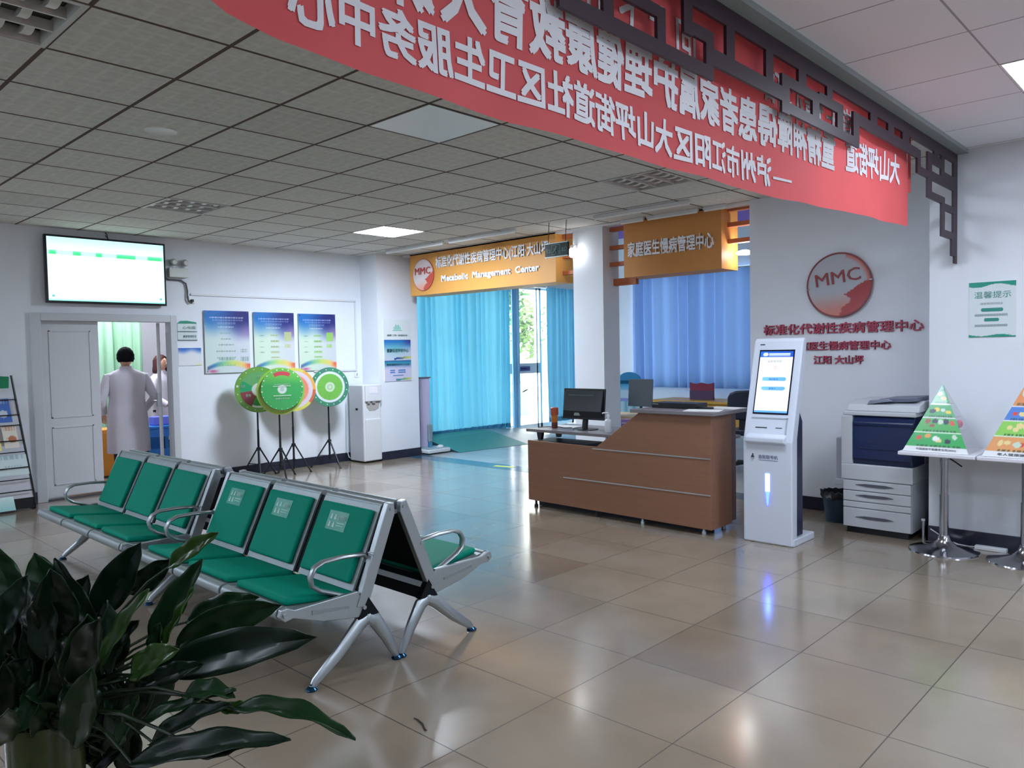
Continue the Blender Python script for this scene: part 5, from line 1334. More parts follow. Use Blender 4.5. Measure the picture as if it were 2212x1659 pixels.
def bf(base, accent, bl=None):
    def f(u, v):
        c = base
        if 0.42 < v < 0.50 and 0.2 < u < 0.8 and int(u*20) % 2: c = mixc(base, accent, 0.6)
        if bl and ((u-bl[0])/0.28)**2+((v-bl[1])/0.16)**2 < 1: c = accent
        if v > 0.8 and 0.1 < u < 0.9 and int(u*16) % 3: c = mixc(base, accent, 0.5)
        return c
    return f
brochure(1.93, 2.07, 0.17, 0.33, bf((214,220,212), (120,150,110)), 'white leaflet with a green drawing on the top tier of the rack')
brochure(2.08, 2.22, 0.16, 0.345, bf((66,110,190), (200,210,220), (0.5, 0.35)), 'blue leaflet with a pale bird on the top tier of the rack')
brochure(1.75, 1.92, 0.17, 0.33, bf((206,214,222), (90,120,170)), 'pale leaflet at the frame edge on the top tier of the rack')
brochure(1.94, 2.08, 0.38, 0.56, lambda u, v: (228,200,190) if v > 0.5 else (236,222,140), 'pink and yellow leaflet on the second tier of the rack')
brochure(2.11, 2.24, 0.375, 0.545, bf((226,220,206), (190,120,80), (0.6, 0.4)), 'cream leaflet with a red drawing on the second tier of the rack')
brochure(2.02, 2.28, 0.60, 0.755, bf((206,224,224), (120,160,170)), 'wide pale blue leaflet on the third tier of the rack')
brochure(1.78, 2.01, 0.60, 0.765, lambda u, v: mixc((120,180,226), (220,236,240), v), 'sky blue leaflet at the frame edge on the third tier of the rack')
brochure(1.86, 2.10, 0.915, 1.02, lambda u, v: mixc((150,206,206), (214,240,236), v), 'pale green leaflet leaning at the bottom of the rack')
# ================================================================ FAR BAY
def curtain(name, x0, x1, y, z0, z1, m, label, axis='x', folds=14, amp=0.045, seed=1, hem=None, cat_='curtain', group=None):
    rnd = random.Random(seed); n = folds*10; ph = [rnd.uniform(0, 6.28) for _ in range(4)]
    NZ = 14; vs = []
    for j in range(NZ+1):
        v = j/NZ; z = z0+(z1-z0)*v
        for i in range(n+1):
            u = i/n
            w = folds*2*pi*(u+0.012*sin(5*u*2*pi+ph[0]))
            a = amp*(0.75+0.25*sin(u*17+ph[1]))*(0.85+0.15*v)
            d = a*(sin(w)+0.28*sin(2*w+ph[2]))+0.01*sin(u*9+v*3)
            s = x0+(x1-x0)*u + 0.012*sin(w*1.0+1.2)*(1-v)
            vs.append((s, y+d, z) if axis == 'x' else (y+d, s, z))
    fs = [(j*(n+1)+i, j*(n+1)+i+1, (j+1)*(n+1)+i+1, (j+1)*(n+1)+i) for j in range(NZ) for i in range(n)]
    base = ((x0+x1)/2, y, z0) if axis == 'x' else (y, (x0+x1)/2, z0)
    t = thing(name, label, cat_, base, group)
    mb = MB(); mb.add(vs, fs, smooth=True); mb.build('cloth', m, t)
    if hem:
        hb = MB(); hv = [(p[0], p[1]-(0.004 if axis == 'x' else 0), p[2]) if axis == 'x' else (p[0]-0.004, p[1], p[2]) for p in vs[:n+1]]
        hv2 = [(p[0], p[1], p[2]+0.09) for p in hv]
        hb.add(hv+hv2, [(i, i+1, n+1+i+1, n+1+i) for i in range(n)], smooth=True); hb.build('hem', hem, t)
    r = MB()
    if axis == 'x': r.box(x0-0.02, x1+0.02, y-0.02, y+0.02, z1, z1+0.03)
    else: r.box(y-0.02, y+0.02, x0-0.02, x1+0.02, z1, z1+0.03)
    r.build('rail', mat('curtain_rail', (180,196,206), 0.4), t)
    return t
def cloth_mat(name, col, tcol, k=0.5):
    m = mat(name, col, 0.8, spec=0.2); nt = m.node_tree
    tr = nt.nodes.new('ShaderNodeBsdfTranslucent'); tr.inputs['Color'].default_value = rgb(*tcol)
    mx = nt.nodes.new('ShaderNodeMixShader'); mx.inputs[0].default_value = k
    nt.links.new(nt.nodes['Principled BSDF'].outputs[0], mx.inputs[1]); nt.links.new(tr.outputs[0], mx.inputs[2])
    nt.links.new(mx.outputs[0], nt.nodes['Material Output'].inputs[0]); return m
cyan_c = cloth_mat('cyan_curtain_cloth', (104,184,208), (120,196,220), 0.17)
cyan_h = cloth_mat('cyan_curtain_hem', (80,150,184), (84,150,184), 0.13)
blue_c = cloth_mat('blue_curtain_cloth', (120,156,206), (120,156,212), 0.085)
curtain('curtain', 7.62, 10.66, FAY-0.06, 0.09, 2.80, cyan_c, 'wide bright cyan curtain under the long orange sign', folds=20, seed=3, hem=cyan_h, group='cyan curtains of the glass front')
curtain('curtain', 10.71, 10.87, FAY-0.08, 0.07, 2.80, cloth_mat('curtain_bunch', (110,160,194), (130,176,206), 0.17), 'tightly gathered darker blue curtain edge left of the glass door', folds=3, amp=0.05, seed=5, group='cyan curtains of the glass front')
curtain('curtain', 11.77, 13.0-0.24, FAY-0.06, 0.10, 2.80, cloth_mat('cyan_curtain_2', (96,168,200), (110,178,208), 0.14), 'cyan curtain between the glass door and the white pillar', folds=8, seed=8, hem=cyan_h, group='cyan curtains of the glass front')
curtain('curtain', 4.95, 8.72, FWX-0.12, 0.80, 2.93, blue_c, 'soft blue gathered curtain over the far window behind the counter', axis='y', folds=15, amp=0.05, seed=11)
struct(MB().box(7.5, 12.8, FAY-0.02, FAY+0.10, 2.80, 2.95), 'trim_5', mat('facade_header', (200,206,206), 0.5))

# glass door sign plate and outside
o = MB().box(11.06, 11.40, FAY+0.105, FAY+0.118, 1.15, 1.24).build('door_sign', mat('plate_blue', (52,60,140), 0.4), loc=(11.23, FAY+0.11, 1.15))
tag(o, 'small dark blue sign plate on the rail of the glass door', 'sign')
text('lettering', '推拉门请随手关门', mat('plate_lilac', (150,150,210), 0.5), (11.09, FAY+0.104, 1.18), XR, ZU, 0.28, 0.03, o, thick=0.001)
t = thing('metal_gate', 'pale blue metal gate with a diagonal brace outside the glass door', 'gate', (11.9, 12.0, 0))
MB().box(11.0, 13.2, 12.0, 12.03, 0.05, 0.62).build('sheet', mat('gate_sheet', (100,120,132), 0.5), t)
g_ = MB().box(11.0, 13.2, 11.98, 12.0, 0.60, 0.66).box(11.0, 13.2, 11.98, 12.0, 0.02, 0.07)
g_.prism([(11.4, 0.07), (11.5, 0.07), (13.2, 0.66), (13.1, 0.66)], 'y', 11.98, 12.0)
g_.build('frame', mat('gate_frame', (160,166,162), 0.5), t)
MB().tube([(11.9, 12.0, 0.66), (12.0, 12.0, 0.82), (13.2, 12.0, 0.84)], 0.02, 8).tube([(11.6, 12.0, 0.66), (11.6, 12.0, 0.74), (11.9, 12.0, 0.74), (11.9, 12.0, 0.66)], 0.02, 8).build('hand_rail', mat('rail_pale', (100,106,110), 0.4), t)
t = thing('building', 'pale tall building seen through the glass door behind the tree', 'building', (24, 28, 0))
MB().box(19.2, 22.4, 22.0, 26.0, 0, 3.6).box(23.6, 40.0, 25.0, 30.0, 0, 1.9).build('wall', mat('building_wall', (120,136,140), 0.8), t)
for zz in (0.5, 1.6, 2.6):
    for k in range(3): MB().box(19.5+k*0.95, 20.0+k*0.95, 21.96, 22.0, zz, zz+0.6).build('window', mat('building_window', (70,84,96), 0.4), t)
t = thing('basketball_hoop', 'white framed basketball backboard outside beyond the glass door', 'basketball hoop', (17.6, 17.6, 0))
hp = at(1121, 754, 24.0)
t.location = (hp.x, hp.y, 0)
mbx = MB(); a_ = Vector((0.72, -0.69, 0)); 
def hb(u0, u1, z0, z1, d0=0.0, d1=0.04):
    v = []
    for u in (u0, u1):
        for dd in (d0, d1):
            for z in (z0, z1):
                p = Vector((hp.x, hp.y, 0))+a_*u+Vector((0.69, 0.72, 0))*dd; v.append((p.x, p.y, hp.z+z))
    mbx.add(v, [(0,1,3,2),(4,6,7,5),(0,4,5,1),(2,3,7,6),(0,2,6,4),(1,5,7,3)])
for q in ((-0.13, 0.13, 0.10, 0.13), (-0.13, 0.13, -0.13, -0.10), (-0.13, -0.10, -0.13, 0.13), (0.10, 0.13, -0.13, 0.13), (-0.05, 0.05, 0.02, 0.045), (-0.05, -0.03, -0.06, 0.04), (0.03, 0.05, -0.06, 0.04)): hb(*q)
mbx.build('backboard', mat('hoop_white', (236,244,240), 0.5), t)
MB().tube([(hp.x, hp.y, 0.0), (hp.x, hp.y, hp.z-0.1)], 0.05, 8).build('post', mat('hoop_post', (150,170,160), 0.5), t)
# trees
leaf_g = mat('tree_leaf', (60,104,56), 0.6, var=0.35, vscale=3)
leaf_l = mat('tree_leaf_light', (90,124,54), 0.6, var=0.3, vscale=3)
def tree(c, r, n, m, label, trunk_h, seed, squash=1.0):
    rnd = random.Random(seed); mb = MB()
    for k in range(n):
        th, ph, q = rnd.uniform(0, 2*pi), math.acos(rnd.uniform(-1, 1)), rnd.random()**0.5
        p = Vector(c)+Vector((sin(ph)*cos(th), sin(ph)*sin(th), cos(ph)*squash))*r*q*(0.8+0.2*sin(3*th))
        s = rnd.uniform(0.05, 0.13); d = Vector((rnd.uniform(-1, 1), rnd.uniform(-1, 1), rnd.uniform(-1, 0.5))).normalized()
        e = d.orthogonal().normalized()
        mb.add([p-d*s, p+e*s*0.4, p+d*s, p-e*s*0.4], [(0,1,2,3)])
    t = thing('tree', label, 'tree', (c[0], c[1], 0), None)
    mb.build('foliage', m, t)
    MB().tube([(c[0], c[1], 0), (c[0]+0.05, c[1], trunk_h), (c[0], c[1]+0.1, c[2]+r*0.3)], [0.10, 0.08, 0.03], 8).build('trunk', mat('bark', (170,164,150), 0.8), t)
    return t
tree((13.1, 12.9, 3.1), 0.95, 2600, leaf_g, 'leafy dark green tree crown filling the upper glass door', 2.4, 4, 1.15)
tree((15.3, 14.0, 2.2), 0.80, 900, leaf_l, 'light green small tree further right behind the glass door', 1.6, 9, 1.3)
# ramp
rt = mat('teal_anti_slip', (56,140,130), 0.55, var=0.05, vscale=20)
t = thing('access_ramp', 'low green wheelchair ramp leading up to the curtained glass front', 'ramp', (8.8, 9.1, 0))
P = [(7.98, 8.70, 0.004), (9.38, 8.56, 0.004), (9.62, 9.62, 0.14), (8.00, 9.45, 0.14)]
MB().add([P[0], P[1], P[2], P[3], (8.0, 10.08, 0.14), (9.7, 10.08, 0.14)], [(0,1,2,3), (3,2,5,4)]).build('ramp_surface', rt, t)
MB().add([P[0], P[3], (8.0, 10.08, 0.14), (8.0, 10.08, 0.0), (7.98, 9.45, 0.0)], [(0,1,2,3,4)]).add([P[0], (7.98, 8.70, 0.0), (9.38, 8.56, 0.0), P[1]], [(0,1,2,3)]).build('side_skirt', mat('ramp_dark', (36,56,66), 0.5), t)
MB().add([P[1], (10.6, 8.9, 0.002), (10.7, 10.08, 0.08), (9.7, 10.08, 0.14), P[2]], [(0,1,2,3,4)]).build('side_flare', mat('ramp_grey', (120,134,140), 0.4), t)
struct(MB().box(7.5, 10.85, 10.08, 10.20, 0.0, 0.075), 'trim_6', mat('sill_pale', (216,220,222), 0.4))
# scale / height meter
t = thing('body_scale', 'height and weight machine with a lilac column beside the pillar', 'scale', (7.72, 9.05, 0))
sw = mat('scale_white', (216,220,222), 0.35)
MB().box(7.50, 7.94, 8.86, 9.26, 0.02, 0.075).build('platform', sw, t, bevel=0.012)
MB().box(7.53, 7.92, 8.89, 9.22, 0.075, 0.083).build('mat', mat('scale_mat', (150,170,178), 0.5), t)
MB().box(7.68, 7.885, 9.26, 9.33, 0.06, 1.15).build('column', mat('lilac_plastic', (212,202,230), 0.35), t, bevel=0.01)
MB().box(7.655, 7.685, 9.265, 9.335, 0.06, 1.165).build('column_edge', mat('slate_edge', (120,136,176), 0.35), t)
MB().box(7.66, 7.90, 9.25, 9.34, 1.145, 1.165).build('column_cap', mat('cap_grey', (116,112,124), 0.4), t)
MB().box(7.70, 7.78, 9.08, 9.14, 0.16, 0.44).build('handset', mat('handset_grey', (138,152,160), 0.4), t, bevel=0.02, seg=3)
MB().box(7.715, 7.765, 9.085, 9.135, 0.07, 0.165).build('handset_holder', mat('holder_blue', (70,140,176), 0.4), t)
MB().ell((7.85, 9.0, 0.085), 0.06, 0.05, 0.035).build('foot_pad', sw, t)
# yellow floor sticker
o = MB().box(-0.16, 0.16, -0.045, 0.045, 0.0, 0.002); o.xform(Matrix.Rotation(radians(-80), 4, 'Z'))
o = o.build('floor_sticker', mat('sticker_yellow', (214,222,110), 0.4)); o.location = (7.36, 7.15, 0.001)
tag(o, 'yellow rectangular sticker on the dark threshold strip', 'sticker')
# far bay furniture
yel = mat('yellow_wood', (214,164,70), 0.4, var=0.06, vscale=6, stretch=(1, 8, 1))
t = thing('office_desk', 'yellow wood office desk below the far blue curtain', 'desk', (10.35, 5.9, 0))
MB().box(10.0, 10.72, 4.9, 6.6, 0.725, 0.76).build('desk_top', yel, t, bevel=0.004)
for y_ in (5.0, 6.45): MB().box(10.04, 10.66, y_-0.015, y_+0.015, 0, 0.725).build('side_panel', yel, t)
MB().box(10.06, 10.08, 5.0, 6.45, 0.35, 0.725).build('front_panel', yel, t)
t = thing('document_box', 'maroon document holder with a scalloped top on the yellow desk', 'box', (10.3, 5.75, 0.76))
MB().prism([(6.05, 0.76), (5.66, 0.76), (5.66, 1.02), (5.70, 1.005), (5.78, 1.00), (5.86, 1.018), (5.94, 1.00), (6.01, 1.005), (6.05, 1.02)], 'x', 10.28, 10.31).build('board', mat('maroon_board', (140,44,70), 0.5), t)
MB().box(10.27, 10.28, 5.66, 6.05, 0.765, 0.90).build('pocket', mat('plum_pocket', (84,64,100), 0.5), t)
t = thing('office_chair', 'black high-back office chair between the counter and the yellow desk', 'chair', (9.0, 4.75, 0))
MB().prism([(4.28, 0.62), (4.74, 0.62), (4.76, 0.78), (4.755, 0.90), (4.72, 0.955), (4.64, 0.985), (4.40, 1.0), (4.30, 0.96)], 'x', 8.98, 9.05).build('backrest', mat('chair_black', (34,38,58), 0.4), t, bevel=0.02, seg=3)
MB().box(8.98, 9.5, 4.28, 4.76, 0.42, 0.50).build('seat', mat('chair_black', (34,38,58), 0.4), t, bevel=0.02)
MB().tube([(9.24, 4.52, 0.08), (9.24, 4.52, 0.42)], 0.03, 10).box(9.0, 9.05, 4.45, 4.60, 0.45, 0.66).build('column', dark_m, t)
for k in range(5):
    a = k*2*pi/5; MB().tube([(9.24, 4.52, 0.07), (9.24+0.28*cos(a), 4.52+0.28*sin(a), 0.045)], 0.018, 8).ell((9.24+0.28*cos(a), 4.52+0.28*sin(a), 0.028), 0.028, 0.028, 0.028, 8, 6).build('caster_leg', dark_m, t)
t = thing('office_desk', 'second pale wood table seen behind the counter slope', 'desk', (7.9, 5.6, 0))
MB().box(7.6, 8.15, 5.1, 6.1, 0.70, 0.735).build('desk_top', mat('pale_wood', (222,190,140), 0.4, var=0.05, vscale=6), t)
for (a, b) in ((7.63, 5.13), (8.12, 5.13), (7.63, 6.07), (8.12, 6.07)): MB().box(a-0.02, a+0.02, b-0.02, b+0.02, 0, 0.70).build('leg', dark_m, t)
# standee beside the far wall
t = thing('standee', 'white advertising standee with a blue dome shape behind the customer display', 'standee', (11.5, 8.0, 0))
def stf(u, v):
    c = (206,222,234)
    if v > 0.80: c = mixc((150,200,230), (40,140,200), smooth(0.80, 1.0, v))
    if v < 0.58: c = mixc((120,170,190), (190,212,222), abs(sin(u*9)))
    if 0.58 < v < 0.64: c = (150,150,210)
    return c
MB().box(11.5, 11.52, 7.75, 8.25, 0.1, 0.97).build('board', paper, t)
art('print', stf, (11.498, 8.25, 0.1), YM, ZU, 0.50, 0.87, 30, 60, poster_m, t)
pts = [(8.25, 0.97)]+[(8.0+0.25*cos(pi*k/16), 0.97+0.16*sin(pi*k/16)) for k in range(17)]
MB().prism(pts, 'x', 11.5, 11.52).build('dome_top', mat('standee_blue', (60,150,206), 0.4), t)
text('lettering', '自助体检', mat('standee_text', (90,110,190), 0.4), (11.497, 8.2, 0.91), YM, ZU, 0.42, 0.07, t, thick=0.001)
MB().box(11.4, 11.6, 7.8, 8.2, 0.0, 0.1).build('foot', dark_m, t)

# ================================================================ CLINIC ROOM BEHIND THE DOOR
lm = mat('lit_diffuser_clinic', (250,252,255), 0.5, emit=15.0, ecol=(246,246,255))
t = thing('led_ceiling_panel', 'lit ceiling panel inside the room behind the door', 'ceiling light', (3.9, 11.0, CZ))
MB().quad((3.4, 10.7, CZ-0.01), (4.6, 10.7, CZ-0.01), (4.6, 11.3, CZ-0.01), (3.4, 11.3, CZ-0.01)).build('diffuser', lm, t)
MB().box(3.38, 4.62, 10.68, 11.32, CZ-0.008, CZ-0.001).build('frame', panel_frame, t)
gcur = cloth_mat('green_curtain_cloth', (176,220,190), (170,226,190), 0.3)
curtain('curtain', 3.60, 4.42, 11.55, 0.55, 2.62, gcur, 'pale green curtain hanging inside the doorway behind the standing person', folds=6, amp=0.05, seed=21)
t = thing('wooden_cabinet', 'orange wood cabinet seen in the slit beside the door leaf', 'cabinet', (3.3, 10.9, 0))
MB().box(3.2, 3.75, 10.7, 11.1, 0.02, 0.62).build('body', mat('orange_wood', (224,150,60), 0.4, var=0.08, vscale=8), t, bevel=0.005)
MB().box(3.22, 3.47, 10.69, 10.70, 0.06, 0.58).box(3.48, 3.73, 10.69, 10.70, 0.06, 0.58).build('cabinet_door', mat('orange_wood', (224,150,60)), t)
tm_ = thing('plastic_stool', 'bright blue plastic stool beside the standing person in the doorway', 'stool', (4.15, 10.55, 0))
bl_ = mat('blue_plastic', (24,110,190), 0.35)
MB().box(3.95, 4.40, 10.35, 10.72, 0.60, 0.645).build('seat', bl_, tm_, bevel=0.015)
for (a, b) in ((3.98, 10.38), (4.37, 10.38), (3.98, 10.69), (4.37, 10.69)): MB().box(a-0.025, a+0.025, b-0.02, b+0.02, 0, 0.60).build('leg', bl_, tm_)
MB().box(3.96, 4.39, 10.36, 10.38, 0.22, 0.34).build('cross_bar', bl_, tm_)
MB().box(3.96, 4.39, 10.36, 10.38, 0.50, 0.60).build('apron', bl_, tm_)
MB().box(3.96, 4.39, 10.69, 10.71, 0.22, 0.60).build('apron', bl_, tm_)
o = MB().box(4.12, 4.38, 10.44, 10.62, 0.645, 0.76).build('storage_box', mat('violet_blue_plastic', (110,120,220), 0.4), loc=(4.2, 10.5, 0.645), bevel=0.01)
tag(o, 'violet blue plastic box standing on the blue stool', 'box')

# ================================================================ PEOPLE
skin_m = mat('skin', (206,160,136), 0.55, spec=0.4)
hair_m = mat('dark_hair', (16,18,24), 0.85, spec=0.15, bump=0.4, bscale=90, stretch=(1, 1, 0.2))
hair_b = mat('brown_hair', (74,44,44), 0.75, spec=0.2, bump=0.4, bscale=90, stretch=(1, 1, 0.2))
coat_m = mat('white_coat', (206,202,212), 0.8, bump=0.15, bscale=18)
def person(label, loc, face, h, armL, armR, hair, hair_len, trousers, female=False, glasses=False):
    """local frame: facing +y, right hand +x, unit = metres for a figure of height h"""
    k = h/1.70
    root = thing('person', label, 'person', loc)
    J = {}; V = []; E = []; Rr = []
    def node(n, p, r, par=None):
        V.append(Vector(p)*k); Rr.append(r*k); J[n] = len(V)-1
        if par is not None: E.append((J[par], J[n]))
    node('pelvis', (0, 0, 0.93), 0.135)
    node('waist', (0, -0.005, 1.08), 0.115, 'pelvis')
    node('chest', (0, -0.01, 1.26), 0.135, 'waist')
    node('upper', (0, -0.015, 1.38), 0.095, 'chest')
    node('neck0', (0, -0.005, 1.45), 0.052, 'upper')
    node('neck1', (0, 0.005, 1.50), 0.050, 'neck0')
    node('jaw', (0, 0.022, 1.545), 0.062, 'neck1')
    node('mid', (0, 0.010, 1.60), 0.076, 'jaw')
    node('skull', (0, 0.0, 1.645), 0.068, 'mid')
    for s, arm in ((-1, armL), (1, armR)):
        a = 'L' if s < 0 else 'R'
        node('sh'+a, (s*0.155, -0.01, 1.375), 0.058, 'upper')
        node('el'+a, arm[0], 0.040, 'sh'+a)
        node('fa'+a, tuple(arm[0][i]*0.45+arm[1][i]*0.55 for i in range(3)), 0.034, 'el'+a)
        node('wr'+a, arm[1], 0.025, 'fa'+a)
        w = Vector(arm[1]); d = (Vector(arm[1])-Vector(arm[0])).normalized(); sd = Vector((0, 0, 1)).cross(d).normalized()
        if sd.length < 0.1: sd = Vector((0, 1, 0))
        node('pa'+a, w+d*0.05, 0.027, 'wr'+a)
        for q, (o_, ln, r_) in enumerate(((-0.027, 0.062, 0.0085), (-0.009, 0.074, 0.009), (0.009, 0.070, 0.009), (0.026, 0.055, 0.008))):
            b0 = w+d*0.078+sd*o_; b1 = b0+d*ln*0.5+Vector((0, 0, -0.006)); b2 = b0+d*ln*0.92+Vector((0, 0, -0.022))
            node('f%s%d0' % (a, q), b0, 0.011, 'pa'+a); node('f%s%d1' % (a, q), b1, r_, 'f%s%d0' % (a, q)); node('f%s%d2' % (a, q), b2, r_*0.85, 'f%s%d1' % (a, q))
        t0 = w+d*0.035-sd*s*0.028*(-1); t1 = t0+d*0.035-sd*s*0.022*(-1); 
        node('th%s0' % a, t0, 0.013, 'pa'+a); node('th%s1' % a, t1, 0.010, 'th%s0' % a)
        node('hip'+a, (s*0.09, 0, 0.86), 0.085, 'pelvis')
        node('kn'+a, (s*0.105, 0.012, 0.48), 0.056, 'hip'+a)
        node('cf'+a, (s*0.108, -0.012, 0.32), 0.052, 'kn'+a)
        node('an'+a, (s*0.108, -0.02, 0.09), 0.034, 'cf'+a)
        node('ft'+a, (s*0.125, 0.10, 0.035), 0.032, 'an'+a)
    me = bpy.data.meshes.new('body'); me.from_pydata([tuple(v) for v in V], E, []); me.update()
    o = bpy.data.objects.new('body', me); COL.objects.link(o); o.parent = root
    o.modifiers.new('skin', 'SKIN')
    sv = me.skin_vertices[0].data if me.skin_vertices else None
    if sv is None:
        bpy.context.view_layer.objects.active = o
    for i, r in enumerate(Rr): me.skin_vertices[0].data[i].radius = (r, r)
    me.skin_vertices[0].data[0].use_root = True
    ss = o.modifiers.new('sub', 'SUBSURF'); ss.levels = 1; ss.render_levels = 1
    me.materials.append(skin_m)
    for m_ in o.modifiers:
        if m_.type == 'SKIN': m_.use_smooth_shade = True
    def P(x, y, z): return (x*k+loc[0], y*k+loc[1], z*k+loc[2])
    # face and ears on the head
    hd = MB()
    hd.ell(P(0, 0.004, 1.610), 0.084*k, 0.098*k, 0.110*k, 20, 14).build('head', skin_m, root)
    MB().tube([P(0, 0.088, 1.635), P(0, 0.112, 1.598), P(0, 0.092, 1.590)], [0.008*k, 0.014*k, 0.010*k], 8).build('nose', skin_m, root)
    for s in (-1, 1):
        MB().ell(P(s*0.086, -0.002, 1.60), 0.010*k, 0.020*k, 0.032*k, 8, 6).build('ear', skin_m, root)
        e_ = MB().ell(P(s*0.030, 0.086, 1.627), 0.014*k, 0.006*k, 0.008*k, 8, 6).build('eye', mat('eye_white', (230,230,230), 0.2), root)
        MB().ell(P(s*0.030, 0.091, 1.627), 0.006*k, 0.003*k, 0.006*k, 8, 6).build('iris', hair_m, e_)
        MB().tube([P(s*0.014, 0.090, 1.648), P(s*0.046, 0.080, 1.650)], 0.004*k, 6).build('eyebrow', hair_m, root)
    MB().tube([P(-0.024, 0.085, 1.563), P(0, 0.095, 1.566), P(0.024, 0.085, 1.563)], 0.006*k, 6).build('mouth', mat('lips', (180,96,96), 0.4), root)
    # hair: cap of skull following head, open at the face
    hm = MB(); n, m2 = 26, 14; vs = []
    for i in range(m2+1):
        f = i/m2
        for q in range(n):
            a = 2*pi*q/n; back = -sin(a)      # +1 at the back of the head
            low = (-0.15+0.35*max(0, sin(a)))*1.0 if hair_len < 0.1 else (-0.2+0.5*max(0, sin(a)))
            lat_ = pi/2 - f*(pi/2 + (0.55 if hair_len < 0.1 else 0.25) - max(0, sin(a))*1.05)
            rr = 1.0+0.03*sin(q*5+i*2.3)
            x_ = 0.102*cos(lat_)*cos(a)*rr; y_ = 0.116*cos(lat_)*sin(a)*rr-0.006; z_ = 1.618+0.126*sin(lat_)*rr
            if hair_len >= 0.1 and sin(a) < 0.45 and f > 0.75:
                z_ -= (f-0.75)*4*hair_len; x_ *= 1.0+0.35*(f-0.75)*2; y_ *= 1.0+0.1*(f-0.75)
            vs.append(P(x_, y_, z_))
    hm.add(vs, [(i*n+q, i*n+(q+1) % n, (i+1)*n+(q+1) % n, (i+1)*n+q) for i in range(m2) for q in range(n)], smooth=True)
    ho = hm.build('hair', hair, root); md = ho.modifiers.new('solid', 'SOLIDIFY'); md.thickness = 0.012; md.offset = -1
    # coat: loft of rounded sections, open collar, sleeves joined at the shoulder
    C = MB(); n = 32
    secs = [(0.41, 0.215, 0.150, 0.0), (0.62, 0.212, 0.145, 0), (0.80, 0.205, 0.140, 0), (0.95, 0.195, 0.132, 0), (1.08, 0.178, 0.122, 0), (1.20, 0.186, 0.128, -0.005), (1.32, 0.205, 0.128, -0.01), (1.39, 0.195, 0.110, -0.015), (1.435, 0.135, 0.088, -0.012), (1.465, 0.082, 0.072, -0.005), (1.50, 0.066, 0.066, 0.0), (1.475, 0.060, 0.060, 0.0)]
    if not female: secs = [(z, rx*1.16, ry*1.12, y) if z < 1.44 else (z, rx, ry, y) for z, rx, ry, y in secs]
    if female: secs = [(z, rx*0.92, ry*0.95, y) for z, rx, ry, y in secs]
    vs = []
    for (z, rx, ry, yo) in secs:
        for q in range(n):
            a = 2*pi*q/n; e = 0.86
            cx, cy = cos(a), sin(a); w = 1+0.018*sin(q*1.9)*max(0, (1.1-z))*2
            vs.append(P(rx*math.copysign(abs(cx)**e, cx)*w, yo+ry*math.copysign(abs(cy)**e, cy)*w, z))
    C.add(vs, [(i*n+q, i*n+(q+1) % n, (i+1)*n+(q+1) % n, (i+1)*n+q) for i in range(len(secs)-1) for q in range(n)], smooth=True)
    for s, arm in ((-1, armL), (1, armR)):
        e_, w_ = Vector(arm[0]), Vector(arm[1])
        p0 = Vector((s*0.115, -0.012, 1.375)); p1 = Vector((s*(0.175 if female else 0.205), -0.01, 1.350))
        C.tube([P(*p0), P(*p1), P(*(p1.lerp(e_, 0.5))), P(*e_), P(*(e_.lerp(w_, 0.5))), P(*(e_.lerp(w_, 0.93)))], [0.062*k, 0.074*k, 0.064*k, 0.058*k, 0.052*k, 0.048*k], 14)
    co = C.build('white_coat', coat_m, root)
    T = MB()
    for s in (-1, 1):
        T.tube([P(s*0.09, 0, 0.88), P(s*0.105, 0.01, 0.50), P(s*0.108, -0.01, 0.30), P(s*0.108, -0.02, 0.085)], [0.098*k, 0.078*k, 0.068*k, 0.060*k], 14)
    T.build('trousers', trousers, root)
    for s in (-1, 1):
        S = MB(); S.tube([P(s*0.108, -0.06, 0.035), P(s*0.110, -0.02, 0.045), P(s*0.122, 0.09, 0.038), P(s*0.126, 0.15, 0.028), P(s*0.127, 0.175, 0.022)], [0.030*k, 0.040*k, 0.040*k, 0.032*k, 0.014*k], 12, flat=(1.1, 0.85)); S.build('shoe', black_p, root)
    if glasses:
        g = MB()
        for s in (-1, 1):
            g.tube([P(s*0.030+0.018*cos(q*pi/6), 0.102, 1.626+0.014*sin(q*pi/6)) for q in range(12)], 0.0015, 5, closed=True)
            g.tube([P(s*0.048, 0.100, 1.628), P(s*0.080, 0.01, 1.625)], 0.0015, 5)
        g.tube([P(-0.012, 0.103, 1.628), P(0.012, 0.103, 1.628)], 0.0015, 5)
        g.build('glasses', mat('glasses_rim', (60,50,60), 0.3), root)
    root.rotation_euler = (0, 0, face)
    return root
trs = mat('dark_trousers', (28,32,48), 0.8)
# the man in the doorway, seen from behind
person('person with short dark hair in a long white coat seen from behind in the doorway', (3.60, 9.92, 0), radians(-8), 1.64,
       ((-0.300, -0.03, 1.09), (-0.255, 0.12, 0.90)), ((0.315, -0.05, 1.10), (0.235, 0.16, 0.93)), hair_m, 0.0, trs)
person('person with brown hair and glasses in a white coat, half hidden by the door jamb', (4.56, 11.25, 0), radians(-150), 1.55,
       ((-0.25, 0.02, 1.10), (-0.20, 0.22, 0.95)), ((0.25, 0.02, 1.10), (0.16, 0.24, 0.95)), hair_b, 0.13, trs, True, True)
